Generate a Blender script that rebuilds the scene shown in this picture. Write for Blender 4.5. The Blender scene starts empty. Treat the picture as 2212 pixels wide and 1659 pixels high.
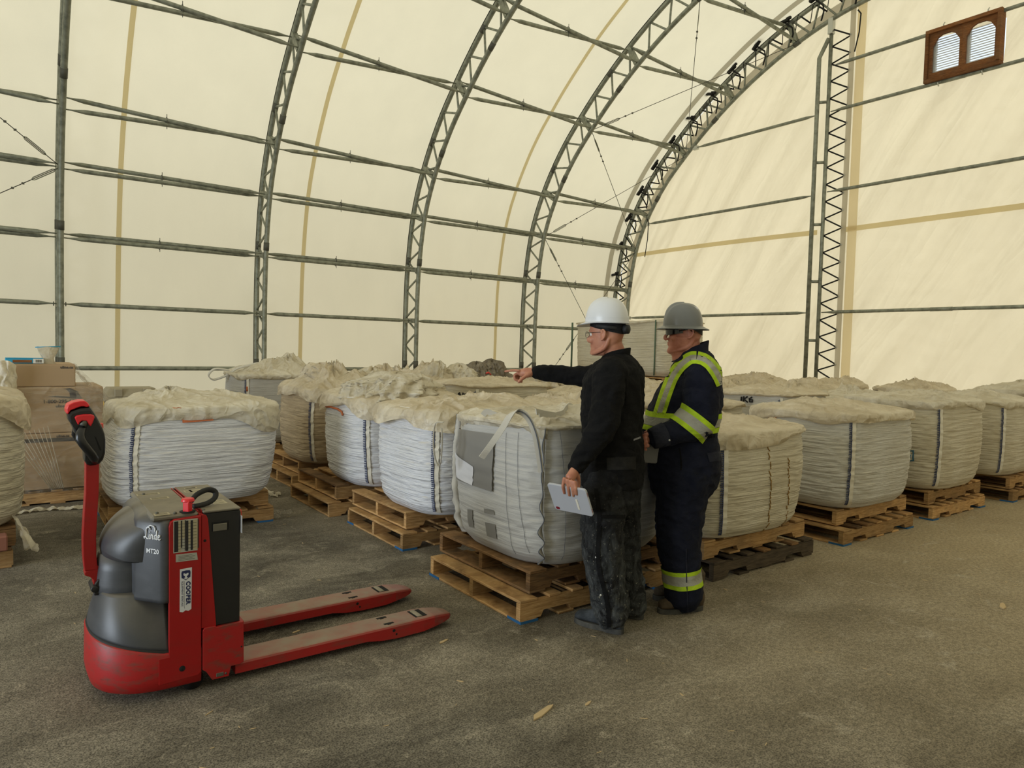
import bpy, math, random
from mathutils import Vector, Matrix, noise, Quaternion

random.seed(7)
SC = bpy.context.scene
COL = SC.collection
PI = math.pi

# ------------------------------------------------------------------ camera
F_PX, W_PX, H_PX = 1523.2, 2212, 1659
CAM_H = 1.55
YAW, PITCH, ROLL = math.radians(53.746), math.radians(-2.854), math.radians(1.405)
FWD = Vector((math.cos(YAW)*math.cos(PITCH), math.sin(YAW)*math.cos(PITCH), math.sin(PITCH)))
_r = Vector((math.sin(YAW), -math.cos(YAW), 0)); _u = _r.cross(FWD)
RIGHT = _r*math.cos(ROLL) + _u*math.sin(ROLL)
UP = -_r*math.sin(ROLL) + _u*math.cos(ROLL)
CAM = Vector((0, 0, CAM_H))
cd = bpy.data.cameras.new('camera'); cam = bpy.data.objects.new('camera', cd); COL.objects.link(cam)
m3 = Matrix((RIGHT, UP, -FWD)).transposed()
cam.matrix_world = Matrix.Translation(CAM) @ m3.to_4x4()
cd.sensor_width = 36; cd.lens = 36*F_PX/W_PX; cd.clip_start = .05; cd.clip_end = 300
SC.camera = cam

# ------------------------------------------------------------------ light and exposure
wd = bpy.data.worlds.new('sky'); SC.world = wd; wd.use_nodes = True
bg = wd.node_tree.nodes['Background']
bg.inputs[0].default_value = (.80, .90, 1.0, 1); bg.inputs[1].default_value = 0.98
sd = bpy.data.lights.new('sun', 'SUN'); sun = bpy.data.objects.new('sun', sd); COL.objects.link(sun)
sd.energy = 0.8; sd.angle = math.radians(9); sd.color = (1, .95, .86)
sun.rotation_euler = Vector((.86, .28, .42)).to_track_quat('Z', 'Y').to_euler()
# daylight that comes in through the open end door of the tent, behind the camera
ad = bpy.data.lights.new('door_daylight', 'AREA'); al = bpy.data.objects.new('door_daylight', ad); COL.objects.link(al)
ad.shape = 'RECTANGLE'; ad.size = 4.6; ad.size_y = 4.2; ad.energy = 560; ad.color = (.80, .90, 1.0)
al.location = (-9.1, 3.2, 2.2); al.rotation_euler = Vector((-1, 0, 0)).to_track_quat('Z', 'Y').to_euler()
vs = SC.view_settings
vs.view_transform = 'Standard'; vs.look = 'None'; vs.gamma = 1; vs.use_curve_mapping = False; vs.exposure = 0.30
SC.cycles.max_bounces = 8; SC.cycles.diffuse_bounces = 5; SC.cycles.glossy_bounces = 3
SC.cycles.transmission_bounces = 6; SC.cycles.transparent_max_bounces = 12
SC.cycles.use_denoising = True
SC.cycles.sample_clamp_indirect = 6

# ------------------------------------------------------------------ helpers
def srgb(r, g, b):
    f = lambda c: (c/255/12.92) if c/255 <= .04045 else ((c/255+.055)/1.055)**2.4
    return (f(r), f(g), f(b), 1)

class NT:
    def __init__(s, name):
        s.m = bpy.data.materials.new(name); s.m.use_nodes = True
        s.t = s.m.node_tree; s.t.nodes.clear()
        s.out = s.n('ShaderNodeOutputMaterial')
    def n(s, typ, **kw):
        x = s.t.nodes.new(typ)
        for k, v in kw.items():
            if k.startswith('i_'): x.inputs[k[2:].replace('_', ' ')].default_value = v
            else: setattr(x, k, v)
        return x
    def l(s, a, b): s.t.links.new(a, b)
    def noise(s, vec, scale, detail=3, rough=.55, dist=0):
        x = s.n('ShaderNodeTexNoise'); x.inputs['Scale'].default_value = scale; x.inputs['Detail'].default_value = detail
        x.inputs['Roughness'].default_value = rough; x.inputs['Distortion'].default_value = dist
        if vec is not None: s.l(vec, x.inputs['Vector'])
        return x.outputs['Fac']
    def ramp(s, fac, stops):
        x = s.n('ShaderNodeValToRGB'); e = x.color_ramp.elements
        while len(e) < len(stops): e.new(.5)
        for el, (p, c) in zip(e, stops): el.position = p; el.color = c if len(c) == 4 else (*c, 1)
        s.l(fac, x.inputs[0]); return x.outputs[0]
    def mix(s, fac, a, b, mode='MIX'):
        x = s.n('ShaderNodeMix', data_type='RGBA', blend_type=mode)
        for sock, v in ((x.inputs[0], fac), (x.inputs[6], a), (x.inputs[7], b)):
            if hasattr(v, 'is_linked') or isinstance(v, bpy.types.NodeSocket): s.l(v, sock)
            else: sock.default_value = v
        return x.outputs[2]
    def math(s, op, a, b=0.):
        x = s.n('ShaderNodeMath', operation=op)
        for i, v in enumerate((a, b)):
            if isinstance(v, bpy.types.NodeSocket): s.l(v, x.inputs[i])
            else: x.inputs[i].default_value = v
        return x.outputs[0]
    def mapping(s, vec, sc=(1, 1, 1), rot=(0, 0, 0)):
        x = s.n('ShaderNodeMapping'); s.l(vec, x.inputs[0]); x.inputs['Scale'].default_value = sc; x.inputs['Rotation'].default_value = rot
        return x.outputs[0]
    def coord(s, k='Object'): return s.n('ShaderNodeTexCoord').outputs[k]
    def rnd(s): return s.n('ShaderNodeObjectInfo').outputs['Random']
    def bump(s, h, strength=.3, dist=.01):
        x = s.n('ShaderNodeBump'); x.inputs['Strength'].default_value = strength; x.inputs['Distance'].default_value = dist
        s.l(h, x.inputs['Height']); return x.outputs[0]
    def bsdf(s, col, rough=.6, metal=0., nrm=None, spec=.5, **kw):
        x = s.n('ShaderNodeBsdfPrincipled')
        for k, v in (('Base Color', col), ('Roughness', rough), ('Metallic', metal), ('Specular IOR Level', spec)):
            if isinstance(v, bpy.types.NodeSocket): s.l(v, x.inputs[k])
            else: x.inputs[k].default_value = v
        for k, v in kw.items(): x.inputs[k.replace('_', ' ')].default_value = v
        if nrm is not None: s.l(nrm, x.inputs['Normal'])
        return x
    def done(s, sh): s.l(sh if isinstance(sh, bpy.types.NodeSocket) else sh.outputs[0], s.out.inputs[0]); return s.m

M = {}
def plain(name, col, rough=.6, metal=0., spec=.5, bscale=0, bstr=.2):
    k = NT(name); nrm = None
    if bscale: nrm = k.bump(k.noise(k.coord(), bscale, 3), bstr, .002)
    v = k.noise(k.coord(), 6, 3)
    c = k.mix(k.math('MULTIPLY', v, .25), col, tuple(x*.72 for x in col[:3])+(1,))
    M[name] = k.done(k.bsdf(c, rough, metal, nrm, spec)); return M[name]

def painted(name, col, dirt, amt=.5, rough=.4, scale=7, topdust=0.):
    """paint with scuffs and settled dust (dust lies on faces that look up)"""
    k = NT(name); co = k.coord()
    a = k.noise(k.mapping(co, (1, 1, 2.5)), scale, 5, .65); f = k.ramp(a, [(.5, (0, 0, 0)), (.72, (1, 1, 1))])
    c = k.mix(k.math('MULTIPLY', f, amt), col, dirt)
    sc = k.noise(k.mapping(co, (6, 6, 40)), 3, 4, .7); f2 = k.ramp(sc, [(.62, (0, 0, 0)), (.70, (1, 1, 1))])
    c = k.mix(k.math('MULTIPLY', f2, amt*.8), c, tuple(x*.45 for x in col[:3])+(1,))
    if topdust:
        z = k.n('ShaderNodeSeparateXYZ'); g = k.n('ShaderNodeNewGeometry'); k.l(g.outputs['Normal'], z.inputs[0])
        up = k.ramp(z.outputs[2], [(.35, (0, 0, 0)), (.95, (1, 1, 1))])
        d = k.ramp(k.noise(co, 9, 4), [(.25, (.45, .45, .45)), (.7, (1, 1, 1))])
        c = k.mix(k.math('MULTIPLY', k.math('MULTIPLY', up, d), topdust), c, srgb(140, 131, 112))
    M[name] = k.done(k.bsdf(c, rough, 0, k.bump(a, .12, .003))); return M[name]

def tag(o, label=None, cat=None, group=None, kind=None):
    if label: o['label'] = label
    if cat: o['category'] = cat
    if group: o['group'] = group
    if kind: o['kind'] = kind
    return o

def empty(name, loc=(0, 0, 0), rz=0, label=None, cat=None, group=None):
    o = bpy.data.objects.new(name, None); COL.objects.link(o); o.location = loc; o.rotation_euler = (0, 0, rz)
    o.empty_display_size = .1
    return tag(o, label, cat, group)

def link_mesh(name, me, parent=None, loc=None):
    o = bpy.data.objects.new(name, me); COL.objects.link(o)
    if parent: o.parent = parent
    if loc is not None: o.location = loc
    return o

def mk(name, verts, faces, mat, parent=None, smooth=False, loc=None):
    me = bpy.data.meshes.new(name); me.from_pydata([tuple(v) for v in verts], [], faces)
    if mat: me.materials.append(M[mat] if isinstance(mat, str) else mat)
    if smooth: me.polygons.foreach_set('use_smooth', [True]*len(me.polygons))
    me.update()
    return link_mesh(name, me, parent, loc)

def box_vf(x0, x1, y0, y1, z0, z1):
    v = [(x, y, z) for z in (z0, z1) for y in (y0, y1) for x in (x0, x1)]
    return v, [(0, 2, 3, 1), (4, 5, 7, 6), (0, 1, 5, 4), (1, 3, 7, 5), (3, 2, 6, 7), (2, 0, 4, 6)]

class MB:
    """collects shapes and links them as one mesh"""
    def __init__(s): s.v = []; s.f = []; s.mi = []; s.sm = []
    def add(s, v, f, mi=0, smooth=False):
        o = len(s.v); s.v += [tuple(p) for p in v]; s.f += [tuple(i+o for i in q) for q in f]
        s.mi += [mi]*len(f); s.sm += [smooth]*len(f); return s
    def box(s, x0, x1, y0, y1, z0, z1, mi=0, xf=None):
        v, f = box_vf(x0, x1, y0, y1, z0, z1)
        if xf: v = [xf @ Vector(p) for p in v]
        return s.add(v, f, mi)
    def bbox(s, x0, x1, y0, y1, z0, z1, b=.004, mi=0, xf=None):
        """box with chamfered edges"""
        vs, idx = [], {}
        for ix, x in enumerate((x0, x1)):
            for iy, y in enumerate((y0, y1)):
                for iz, z in enumerate((z0, z1)):
                    dx = b if ix == 0 else -b; dy = b if iy == 0 else -b; dz = b if iz == 0 else -b
                    idx[ix, iy, iz, 0] = len(vs); vs.append((x, y+dy, z+dz))
                    idx[ix, iy, iz, 1] = len(vs); vs.append((x+dx, y, z+dz))
                    idx[ix, iy, iz, 2] = len(vs); vs.append((x+dx, y+dy, z))
        F = []
        for a in (0, 1):
            F.append([idx[a, 0, 0, 0], idx[a, 0, 1, 0], idx[a, 1, 1, 0], idx[a, 1, 0, 0]])
            F.append([idx[0, a, 0, 1], idx[1, a, 0, 1], idx[1, a, 1, 1], idx[0, a, 1, 1]])
            F.append([idx[0, 0, a, 2], idx[0, 1, a, 2], idx[1, 1, a, 2], idx[1, 0, a, 2]])
        for a in (0, 1):
            for c in (0, 1):
                F.append([idx[0, a, c, 1], idx[1, a, c, 1], idx[1, a, c, 2], idx[0, a, c, 2]])
                F.append([idx[a, 0, c, 0], idx[a, 1, c, 0], idx[a, 1, c, 2], idx[a, 0, c, 2]])
                F.append([idx[a, c, 0, 0], idx[a, c, 1, 0], idx[a, c, 1, 1], idx[a, c, 0, 1]])
        for i in range(8):
            k = (i & 1, i >> 1 & 1, i >> 2); F.append([idx[(*k, 0)], idx[(*k, 1)], idx[(*k, 2)]])
        c = Vector(((x0+x1)/2, (y0+y1)/2, (z0+z1)/2)); out = []
        for f in F:
            p = [Vector(vs[i]) for i in f]; n = (p[1]-p[0]).cross(p[2]-p[0])
            out.append(f if n.dot(sum(p, Vector())/len(p)-c) > 0 else f[::-1])
        if xf: vs = [xf @ Vector(p) for p in vs]
        return s.add(vs, out, mi)
    def tube(s, pts, r, n=8, mi=0, caps=True, smooth=True, flat=None, closed=False):
        """round tube along points; r number or list; flat: (width, height) factors of the section"""
        pts = [Vector(p) for p in pts]; N = len(pts); rs = r if isinstance(r, (list, tuple)) else [r]*N
        V = []; ref = None
        for i, p in enumerate(pts):
            if closed: t = (pts[(i+1) % N]-pts[i-1]).normalized()
            else: t = (pts[min(i+1, N-1)]-pts[max(i-1, 0)]).normalized()
            if ref is None:
                ref = Vector((0, 0, 1)) if abs(t.z) < .9 else Vector((1, 0, 0))
            a = (ref-t*ref.dot(t)).normalized(); b = t.cross(a); ref = a
            fa, fb = flat if flat else (1, 1)
            for j in range(n):
                an = 2*PI*j/n; V.append(p+(a*math.cos(an)*fa+b*math.sin(an)*fb)*rs[i])
        F = []
        for i in range(N if closed else N-1):
            for j in range(n):
                k = (i+1) % N; F.append((i*n+j, i*n+(j+1) % n, k*n+(j+1) % n, k*n+j))
        if caps and not closed: F += [tuple(range(n))[::-1], tuple((N-1)*n+j for j in range(n))]
        return s.add(V, F, mi, smooth)
    def cyl(s, a, b, r, n=16, mi=0, r2=None): return s.tube([a, b], [r, r if r2 is None else r2], n, mi)
    def grid(s, fn, nu, nv, mi=0, closed_u=False, smooth=True, flip=False):
        V = [fn(i/(nu if closed_u else nu-1), j/(nv-1)) for j in range(nv) for i in range(nu)]
        F = []
        for j in range(nv-1):
            for i in range(nu if closed_u else nu-1):
                k = (i+1) % nu; q = (j*nu+i, j*nu+k, (j+1)*nu+k, (j+1)*nu+i); F.append(q[::-1] if flip else q)
        return s.add(V, F, mi, smooth)
    def prism(s, outline, y0, y1, mi=0, ax='y', xf=None):
        """extrude a closed outline of (a,b) pairs; ax is the extrusion axis"""
        def P(a, b, t): return {'y': (a, t, b), 'x': (t, a, b), 'z': (a, b, t)}[ax]
        n = len(outline); V = [P(a, b, y0) for a, b in outline]+[P(a, b, y1) for a, b in outline]
        if xf: V = [xf @ Vector(p) for p in V]
        F = [tuple(range(n)), tuple(range(2*n-1, n-1, -1))]+[(i, i+n, (i+1) % n+n, (i+1) % n) for i in range(n)]
        return s.add(V, F, mi)
    def build(s, name, mats, parent=None, loc=None, bevel=0, recalc=False):
        me = bpy.data.meshes.new(name); me.from_pydata(s.v, [], s.f)
        for m in (mats if isinstance(mats, (list, tuple)) else [mats]): me.materials.append(M[m] if isinstance(m, str) else m)
        me.polygons.foreach_set('material_index', s.mi); me.polygons.foreach_set('use_smooth', s.sm); me.update()
        o = link_mesh(name, me, parent, loc)
        if bevel:
            b = o.modifiers.new('b', 'BEVEL'); b.width = bevel; b.segments = 2; b.limit_method = 'ANGLE'; b.angle_limit = math.radians(35)
        return o

def dup(root, loc=None, rz=None, label=None, group=None, parent=None):
    c = root.copy(); COL.objects.link(c)
    if parent: c.parent = parent
    if loc is not None: c.location = loc
    if rz is not None: c.rotation_euler = (0, 0, rz)
    if label: c['label'] = label
    if group: c['group'] = group
    for ch in list(root.children): dup(ch, parent=c)
    return c

def txt(name, body, size, mat, parent, mtx, extrude=.0006, align='CENTER', shear=0, bold=0, space=1, kids=True):
    cu = bpy.data.curves.new(name, 'FONT'); cu.body = body; cu.size = size; cu.extrude = extrude
    cu.align_x = align; cu.align_y = 'CENTER'; cu.shear = shear; cu.offset = bold; cu.space_character = space; cu.resolution_u = 3
    o = bpy.data.objects.new('t', cu); COL.objects.link(o)
    dg = bpy.context.evaluated_depsgraph_get(); me = bpy.data.meshes.new_from_object(o.evaluated_get(dg))
    bpy.data.objects.remove(o); bpy.data.curves.remove(cu)
    me.name = name; me.materials.clear(); me.materials.append(M[mat])
    ob = link_mesh(name, me, parent); ob.matrix_local = mtx
    return ob

def frame(origin, xdir, ydir):
    x = Vector(xdir).normalized(); y = Vector(ydir); y = (y-x*y.dot(x)).normalized(); z = x.cross(y)
    m = Matrix((x, y, z)).transposed().to_4x4(); m.translation = Vector(origin); return m

def fbm(p, o=3):
    a, s = 1., 0.
    for _ in range(o): s += a*noise.noise(p); p = p*2.03; a *= .5
    return s

def loft(mb, rings, mi=0, cap0=True, cap1=True, smooth=True):
    n = len(rings[0]); V = [p for r in rings for p in r]; F = []
    for k in range(len(rings)-1):
        for i in range(n):
            j = (i+1) % n; F.append((k*n+i, k*n+j, (k+1)*n+j, (k+1)*n+i))
    if cap0: F.append(tuple(range(n))[::-1])
    if cap1: F.append(tuple((len(rings)-1)*n+i for i in range(n)))
    return mb.add(V, F, mi, smooth)

# ------------------------------------------------------------------ materials
def m_fabric(name, trans, refl, hatch=1., creased=False):
    k = NT(name); co = k.coord()
    n1 = k.noise(co, .55, 4, .6); n2 = k.noise(k.mapping(co, (1, 1, .25)), 2.2, 4, .6); n3 = k.noise(co, 60, 2)
    v = k.math('ADD', k.math('MULTIPLY', n1, .10), k.math('ADD', k.math('MULTIPLY', n2, .10), k.math('MULTIPLY', n3, .05*hatch)))
    f = k.math('ADD', v, .87)
    cc = k.n('ShaderNodeCombineColor'); [k.l(f, cc.inputs[i]) for i in range(3)]
    tc = k.mix(1., trans, cc.outputs[0], 'MULTIPLY')
    sp = k.ramp(k.noise(co, 7, 6, .7), [(.70, (1, 1, 1)), (.78, (.93, .92, .86))]); tc = k.mix(1., tc, sp, 'MULTIPLY')
    t = k.n('ShaderNodeBsdfTranslucent'); k.l(tc, t.inputs[0])
    d = k.n('ShaderNodeBsdfDiffuse'); d.inputs[0].default_value = refl
    nrm = k.bump(k.noise(co, 3, 3), .15, .02); k.l(nrm, d.inputs['Normal'])
    if creased:
        m1 = k.mapping(co, (1, 1, 1), (math.radians(-32), 0, 0)); m2 = k.mapping(m1, (1, 1.0, .16)); m3_ = k.mapping(m1, (1, 1.0, .22))
        a = k.noise(m2, 1.15, 3, .5, .3); b = k.math('ABSOLUTE', k.math('SUBTRACT', k.noise(m3_, 1.5, 3, .5, .4), .5))
        nb = k.bump(k.math('ADD', k.math('MULTIPLY', a, 1.0), k.math('MULTIPLY', b, -.9)), .42, .22)
        k.l(nb, t.inputs['Normal']); k.l(nb, d.inputs['Normal'])
    mx = k.n('ShaderNodeMixShader'); mx.inputs[0].default_value = .28; k.l(t.outputs[0], mx.inputs[1]); k.l(d.outputs[0], mx.inputs[2])
    M[name] = k.done(mx); return M[name]
m_fabric('fabric', (.89, .76, .50, 1), (.76, .72, .60, 1))
m_fabric('fabric_creased', (.93, .79, .515, 1), (.76, .72, .60, 1), 1., True)
m_fabric('fabric_seam', (.78, .67, .42, 1), (.5, .45, .3, 1))
m_fabric('fabric_hem', (.54, .51, .44, 1), (.5, .48, .42, 1))

def m_floor():
    k = NT('concrete_grit'); co = k.coord()
    big = k.noise(co, .35, 5, .6, .4); med = k.noise(k.mapping(co, (1, 1.6, 1)), 1.7, 6, .65, .6); fine = k.noise(co, 42, 4, .7); grit = k.noise(co, 130, 3, .7)
    c = k.ramp(med, [(.34, srgb(84, 79, 69)), (.5, srgb(116, 110, 98)), (.66, srgb(150, 143, 128))])
    dust = k.ramp(big, [(.42, (0, 0, 0)), (.66, (1, 1, 1))]); c = k.mix(k.math('MULTIPLY', dust, .5), c, srgb(170, 160, 142))
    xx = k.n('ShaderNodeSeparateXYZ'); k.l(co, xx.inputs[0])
    # light falloff painted into the colour: paler towards far gable, darker by the door
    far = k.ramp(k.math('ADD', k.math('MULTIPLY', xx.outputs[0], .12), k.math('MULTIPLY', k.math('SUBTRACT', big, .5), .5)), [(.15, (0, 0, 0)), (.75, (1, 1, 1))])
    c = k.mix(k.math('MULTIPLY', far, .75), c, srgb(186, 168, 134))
    light = k.ramp(k.noise(k.mapping(co, (1, 1, 1)), 4.2, 8, .72, .9), [(.56, (0, 0, 0)), (.66, (1, 1, 1))]); c = k.mix(k.math('MULTIPLY', light, .5), c, srgb(190, 180, 160))
    g = k.ramp(grit, [(.42, (.34, .34, .34)), (.54, (1, 1, 1))]); gf = k.ramp(fine, [(.40, (.62, .62, .62)), (.60, (1.12, 1.12, 1.12))])
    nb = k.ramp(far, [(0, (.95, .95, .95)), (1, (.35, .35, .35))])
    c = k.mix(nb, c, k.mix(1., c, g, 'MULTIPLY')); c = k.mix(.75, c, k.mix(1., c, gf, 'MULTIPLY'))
    h = k.math('ADD', k.math('MULTIPLY', grit, .5), k.math('ADD', fine, k.math('MULTIPLY', med, 1.4)))
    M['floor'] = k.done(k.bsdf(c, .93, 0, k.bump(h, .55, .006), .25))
m_floor()

def m_steel():
    k = NT('galvanised_steel'); co = k.coord()
    a = k.noise(co, 9, 4, .6); c = k.ramp(a, [(.3, srgb(112, 115, 104)), (.5, srgb(140, 143, 130)), (.72, srgb(160, 163, 149))])
    M['steel'] = k.done(k.bsdf(c, .55, .55, k.bump(a, .05, .002)))
m_steel()
plain('steel_dark', srgb(92, 92, 84), .6, .4); plain('cable', srgb(70, 70, 64), .5, .6)
plain('black_strap', srgb(24, 24, 22), .8); plain('zinc', srgb(190, 192, 186), .35, .7)

def m_wood(name, a, b, c3):
    k = NT(name); co = k.coord(); r = k.rnd()
    off = k.n('ShaderNodeCombineXYZ'); k.l(k.math('MULTIPLY', r, 37), off.inputs[0]); k.l(k.math('MULTIPLY', r, 13), off.inputs[1])
    ad_ = k.n('ShaderNodeVectorMath', operation='ADD'); k.l(co, ad_.inputs[0]); k.l(off.outputs[0], ad_.inputs[1])
    # the grain runs along each board: its mesh is laid out with the long side on local X or Y, picked by object bounds
    g1 = k.noise(k.mapping(ad_.outputs[0], (2.2, 2.2, 26)), 3.5, 5, .65, .7)
    g2 = k.noise(ad_.outputs[0], 5, 4, .6)
    c = k.ramp(g1, [(.3, a), (.52, b), (.75, c3)])
    dirt = k.ramp(g2, [(.45, (0, 0, 0)), (.75, (1, 1, 1))]); c = k.mix(k.math('MULTIPLY', dirt, .45), c, srgb(104, 90, 70))
    hsv = k.n('ShaderNodeHueSaturation'); k.l(c, hsv.inputs['Color']); k.l(k.math('ADD', k.math('MULTIPLY', r, .55), .68), hsv.inputs['Value']); hsv.inputs['Saturation'].default_value = 1.0
    M[name] = k.done(k.bsdf(hsv.outputs[0], .85, 0, k.bump(g1, .35, .003), .2))
m_wood('wood', srgb(132, 98, 62), srgb(180, 142, 94), srgb(206, 172, 122))
m_wood('wood_dark', srgb(76, 58, 40), srgb(122, 92, 60), srgb(150, 116, 80))
m_wood('wood_black', srgb(48, 42, 34), srgb(74, 64, 52), srgb(96, 84, 68))
m_wood('wood_frame', srgb(92, 56, 32), srgb(128, 84, 50), srgb(152, 106, 68))
plain('blue_paint', srgb(32, 92, 140), .7)

def m_bag(name, base, dusty, gloss=.55, dustamt=.5, fold=26, bst=.8, crs=.55):
    k = NT(name); co = k.coord()
    f1 = k.noise(k.mapping(co, (1.0, 1.0, fold)), 1.6, 5, .6, .25)
    f2 = k.noise(k.mapping(co, (1.5, 1.5, fold*2.0)), 2.0, 4, .6, .3)
    weave = k.noise(co, 160, 1)
    d = k.noise(co, 2.1, 5, .62, .4); dm = k.ramp(d, [(.38, (0, 0, 0)), (.68, (1, 1, 1))])
    c = k.mix(k.math('MULTIPLY', dm, dustamt), base, dusty)
    crease = k.ramp(f2, [(.34, (.72, .70, .66)), (.46, (1, 1, 1))]); c = k.mix(crs, c, k.mix(1., c, crease, 'MULTIPLY'))
    z = k.n('ShaderNodeSeparateXYZ'); g = k.n('ShaderNodeNewGeometry'); k.l(g.outputs['Normal'], z.inputs[0])
    up = k.ramp(z.outputs[2], [(.2, (0, 0, 0)), (.8, (1, 1, 1))]); c = k.mix(k.math('MULTIPLY', up, .7), c, srgb(210, 198, 172))
    h = k.math('ADD', k.math('ADD', k.math('MULTIPLY', f1, 1.2), k.math('MULTIPLY', f2, .7)), k.math('MULTIPLY', weave, .05))
    b = k.bsdf(c, gloss, 0, k.bump(h, bst, .03), .35)
    M[name] = k.done(b)
m_bag('bag_white', srgb(232, 234, 240), srgb(196, 190, 178), .30, .25)
m_bag('bag_grey', srgb(184, 183, 180), srgb(154, 148, 138), .6, .35, 14, .38, .25)
m_bag('bag_cream', srgb(216, 208, 188), srgb(192, 178, 146), .5, .5)
m_bag('bag_pale', srgb(214, 212, 206), srgb(190, 182, 162), .5, .45)
m_bag('bag_tan', srgb(186, 168, 140), srgb(150, 130, 100), .6, .5, 18)

def m_film(name, base, dusty, alpha=1., trans=.38):
    k = NT(name); co = k.coord()
    n1 = k.noise(co, 3.2, 6, .7, 1.2); n2 = k.noise(co, 11, 5, .7, 1.6)
    c = k.mix(k.ramp(n1, [(.35, (0, 0, 0)), (.65, (1, 1, 1))]), base, dusty)
    v = k.n('ShaderNodeTexVoronoi', feature='DISTANCE_TO_EDGE'); v.inputs['Scale'].default_value = 9
    wv = k.n('ShaderNodeVectorMath', operation='ADD'); k.l(co, wv.inputs[0])
    nv = k.n('ShaderNodeTexNoise'); nv.inputs['Scale'].default_value = 4; k.l(co, nv.inputs['Vector']); k.l(nv.outputs['Color'], wv.inputs[1]); k.l(wv.outputs[0], v.inputs['Vector'])
    edge = k.ramp(v.outputs[0], [(.0, (1, 1, 1)), (.12, (0, 0, 0))])
    def rd(sc, dist, de=1): return k.math('ABSOLUTE', k.math('SUBTRACT', k.noise(co, sc, de, .45, dist), .5))
    r1, r2, r3 = rd(4, .9), rd(9, 1.0), rd(24, .5)
    h = k.math('ADD', k.math('MULTIPLY', n2, .15), k.math('ADD', k.math('MULTIPLY', r1, -4.5), k.math('ADD', k.math('MULTIPLY', r2, -.9), k.math('MULTIPLY', r3, -.12))))
    nr = k.bump(h, .7, .035)
    b = k.bsdf(c, .36, 0, nr, .5)
    t = k.n('ShaderNodeBsdfTranslucent'); k.l(c, t.inputs[0]); k.l(nr, t.inputs['Normal'])
    mx = k.n('ShaderNodeMixShader'); mx.inputs[0].default_value = trans; k.l(b.outputs[0], mx.inputs[1]); k.l(t.outputs[0], mx.inputs[2])
    o = mx.outputs[0]
    if alpha < 1:
        tr = k.n('ShaderNodeBsdfTransparent'); m2 = k.n('ShaderNodeMixShader')
        a = k.math('ADD', k.math('MULTIPLY', k.ramp(k.noise(k.mapping(co, (1, 1, 6)), 2.5, 4, .6, 1.), [(.40, (0, 0, 0)), (.75, (1, 1, 1))]), .40), alpha-.12)
        k.l(a, m2.inputs[0]); k.l(tr.outputs[0], m2.inputs[1]); k.l(o, m2.inputs[2]); o = m2.outputs[0]
    M[name] = k.done(o)
m_film('film', srgb(242, 232, 210), srgb(216, 202, 174))
m_film('film_pale', srgb(244, 238, 222), srgb(218, 208, 184))
m_film('film_grey', srgb(176, 166, 146), srgb(128, 116, 98))
m_film('film_clear', srgb(206, 198, 180), srgb(186, 176, 156), .30, .2)
m_film('film_thin', srgb(206, 198, 180), srgb(190, 180, 160), .16, .2)
m_film('film_clear_lid', srgb(214, 206, 188), srgb(196, 184, 158), .75, .3)
plain('cream_tape', srgb(222, 216, 200), .6); plain('navy_stitch', srgb(66, 74, 104), .8)
plain('webbing', srgb(196, 192, 182), .8, bscale=300, bstr=.5); plain('webbing_dark', srgb(92, 96, 104), .85)
plain('pouch', srgb(128, 126, 122), .35); plain('paper', srgb(206, 206, 210), .7)
plain('ink', srgb(30, 28, 30), .8); plain('orange_print', srgb(196, 110, 66), .8); plain('blue_print', srgb(60, 110, 138), .8); plain('rust_stain', srgb(150, 118, 66), .9)
plain('cardboard', srgb(172, 146, 114), .85, bscale=40, bstr=.1); plain('cardboard_print', srgb(82, 78, 74), .85)
plain('white_pvc', srgb(216, 218, 214), .5); plain('green_print', srgb(52, 128, 110), .8)
plain('yellow_plastic', srgb(216, 170, 24), .5); plain('grey_plastic', srgb(150, 140, 116), .6)
plain('cyan_box', srgb(40, 150, 190), .6); plain('red_tape', srgb(226, 70, 60), .6); plain('green_cord', srgb(84, 104, 84), .7)
k = NT('glass'); gl = k.n('ShaderNodeBsdfTransparent'); gs = k.n('ShaderNodeBsdfGlossy'); gs.inputs['Roughness'].default_value = .05
mx = k.n('ShaderNodeMixShader'); mx.inputs[0].default_value = .06; k.l(gl.outputs[0], mx.inputs[1]); k.l(gs.outputs[0], mx.inputs[2]); M['glass'] = k.done(mx)
# ------------------------------------------------------------------ tent: profile of the arches (Y, Z)
ARCH_X = [-6.02, -2.55, .92, 4.40, 7.87, 11.35, 14.70]
YC = 6.0
_half = [(14.53, 0), (14.53, 1.2), (14.52, 2.3), (14.46, 3.3), (14.24, 4.42), (13.82, 5.3), (13.24, 6.08), (12.57, 6.72), (11.88, 7.28), (11.13, 7.79),
         (10.32, 8.24), (9.48, 8.6), (8.62, 8.86), (7.8, 9.0), (6.9, 9.09), (6.0, 9.12)]
_prof = _half + [(2*YC-y, z) for y, z in _half[-2::-1]]
def _cr(P, t):
    n = len(P)-1; i = min(int(t*n), n-1); f = t*n-i
    g = lambda j: P[max(0, min(n, j))]
    p0, p1, p2, p3 = g(i-1), g(i), g(i+1), g(i+2)
    return tuple(.5*((2*p1[c])+(-p0[c]+p2[c])*f+(2*p0[c]-5*p1[c]+4*p2[c]-p3[c])*f*f+(-p0[c]+3*p1[c]-3*p2[c]+p3[c])*f**3) for c in (0, 1))
_fine = [_cr(_prof, i/600) for i in range(601)]
_len = [0.]
for a, b in zip(_fine, _fine[1:]): _len.append(_len[-1]+math.dist(a, b))
PLEN = _len[-1]
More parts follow.
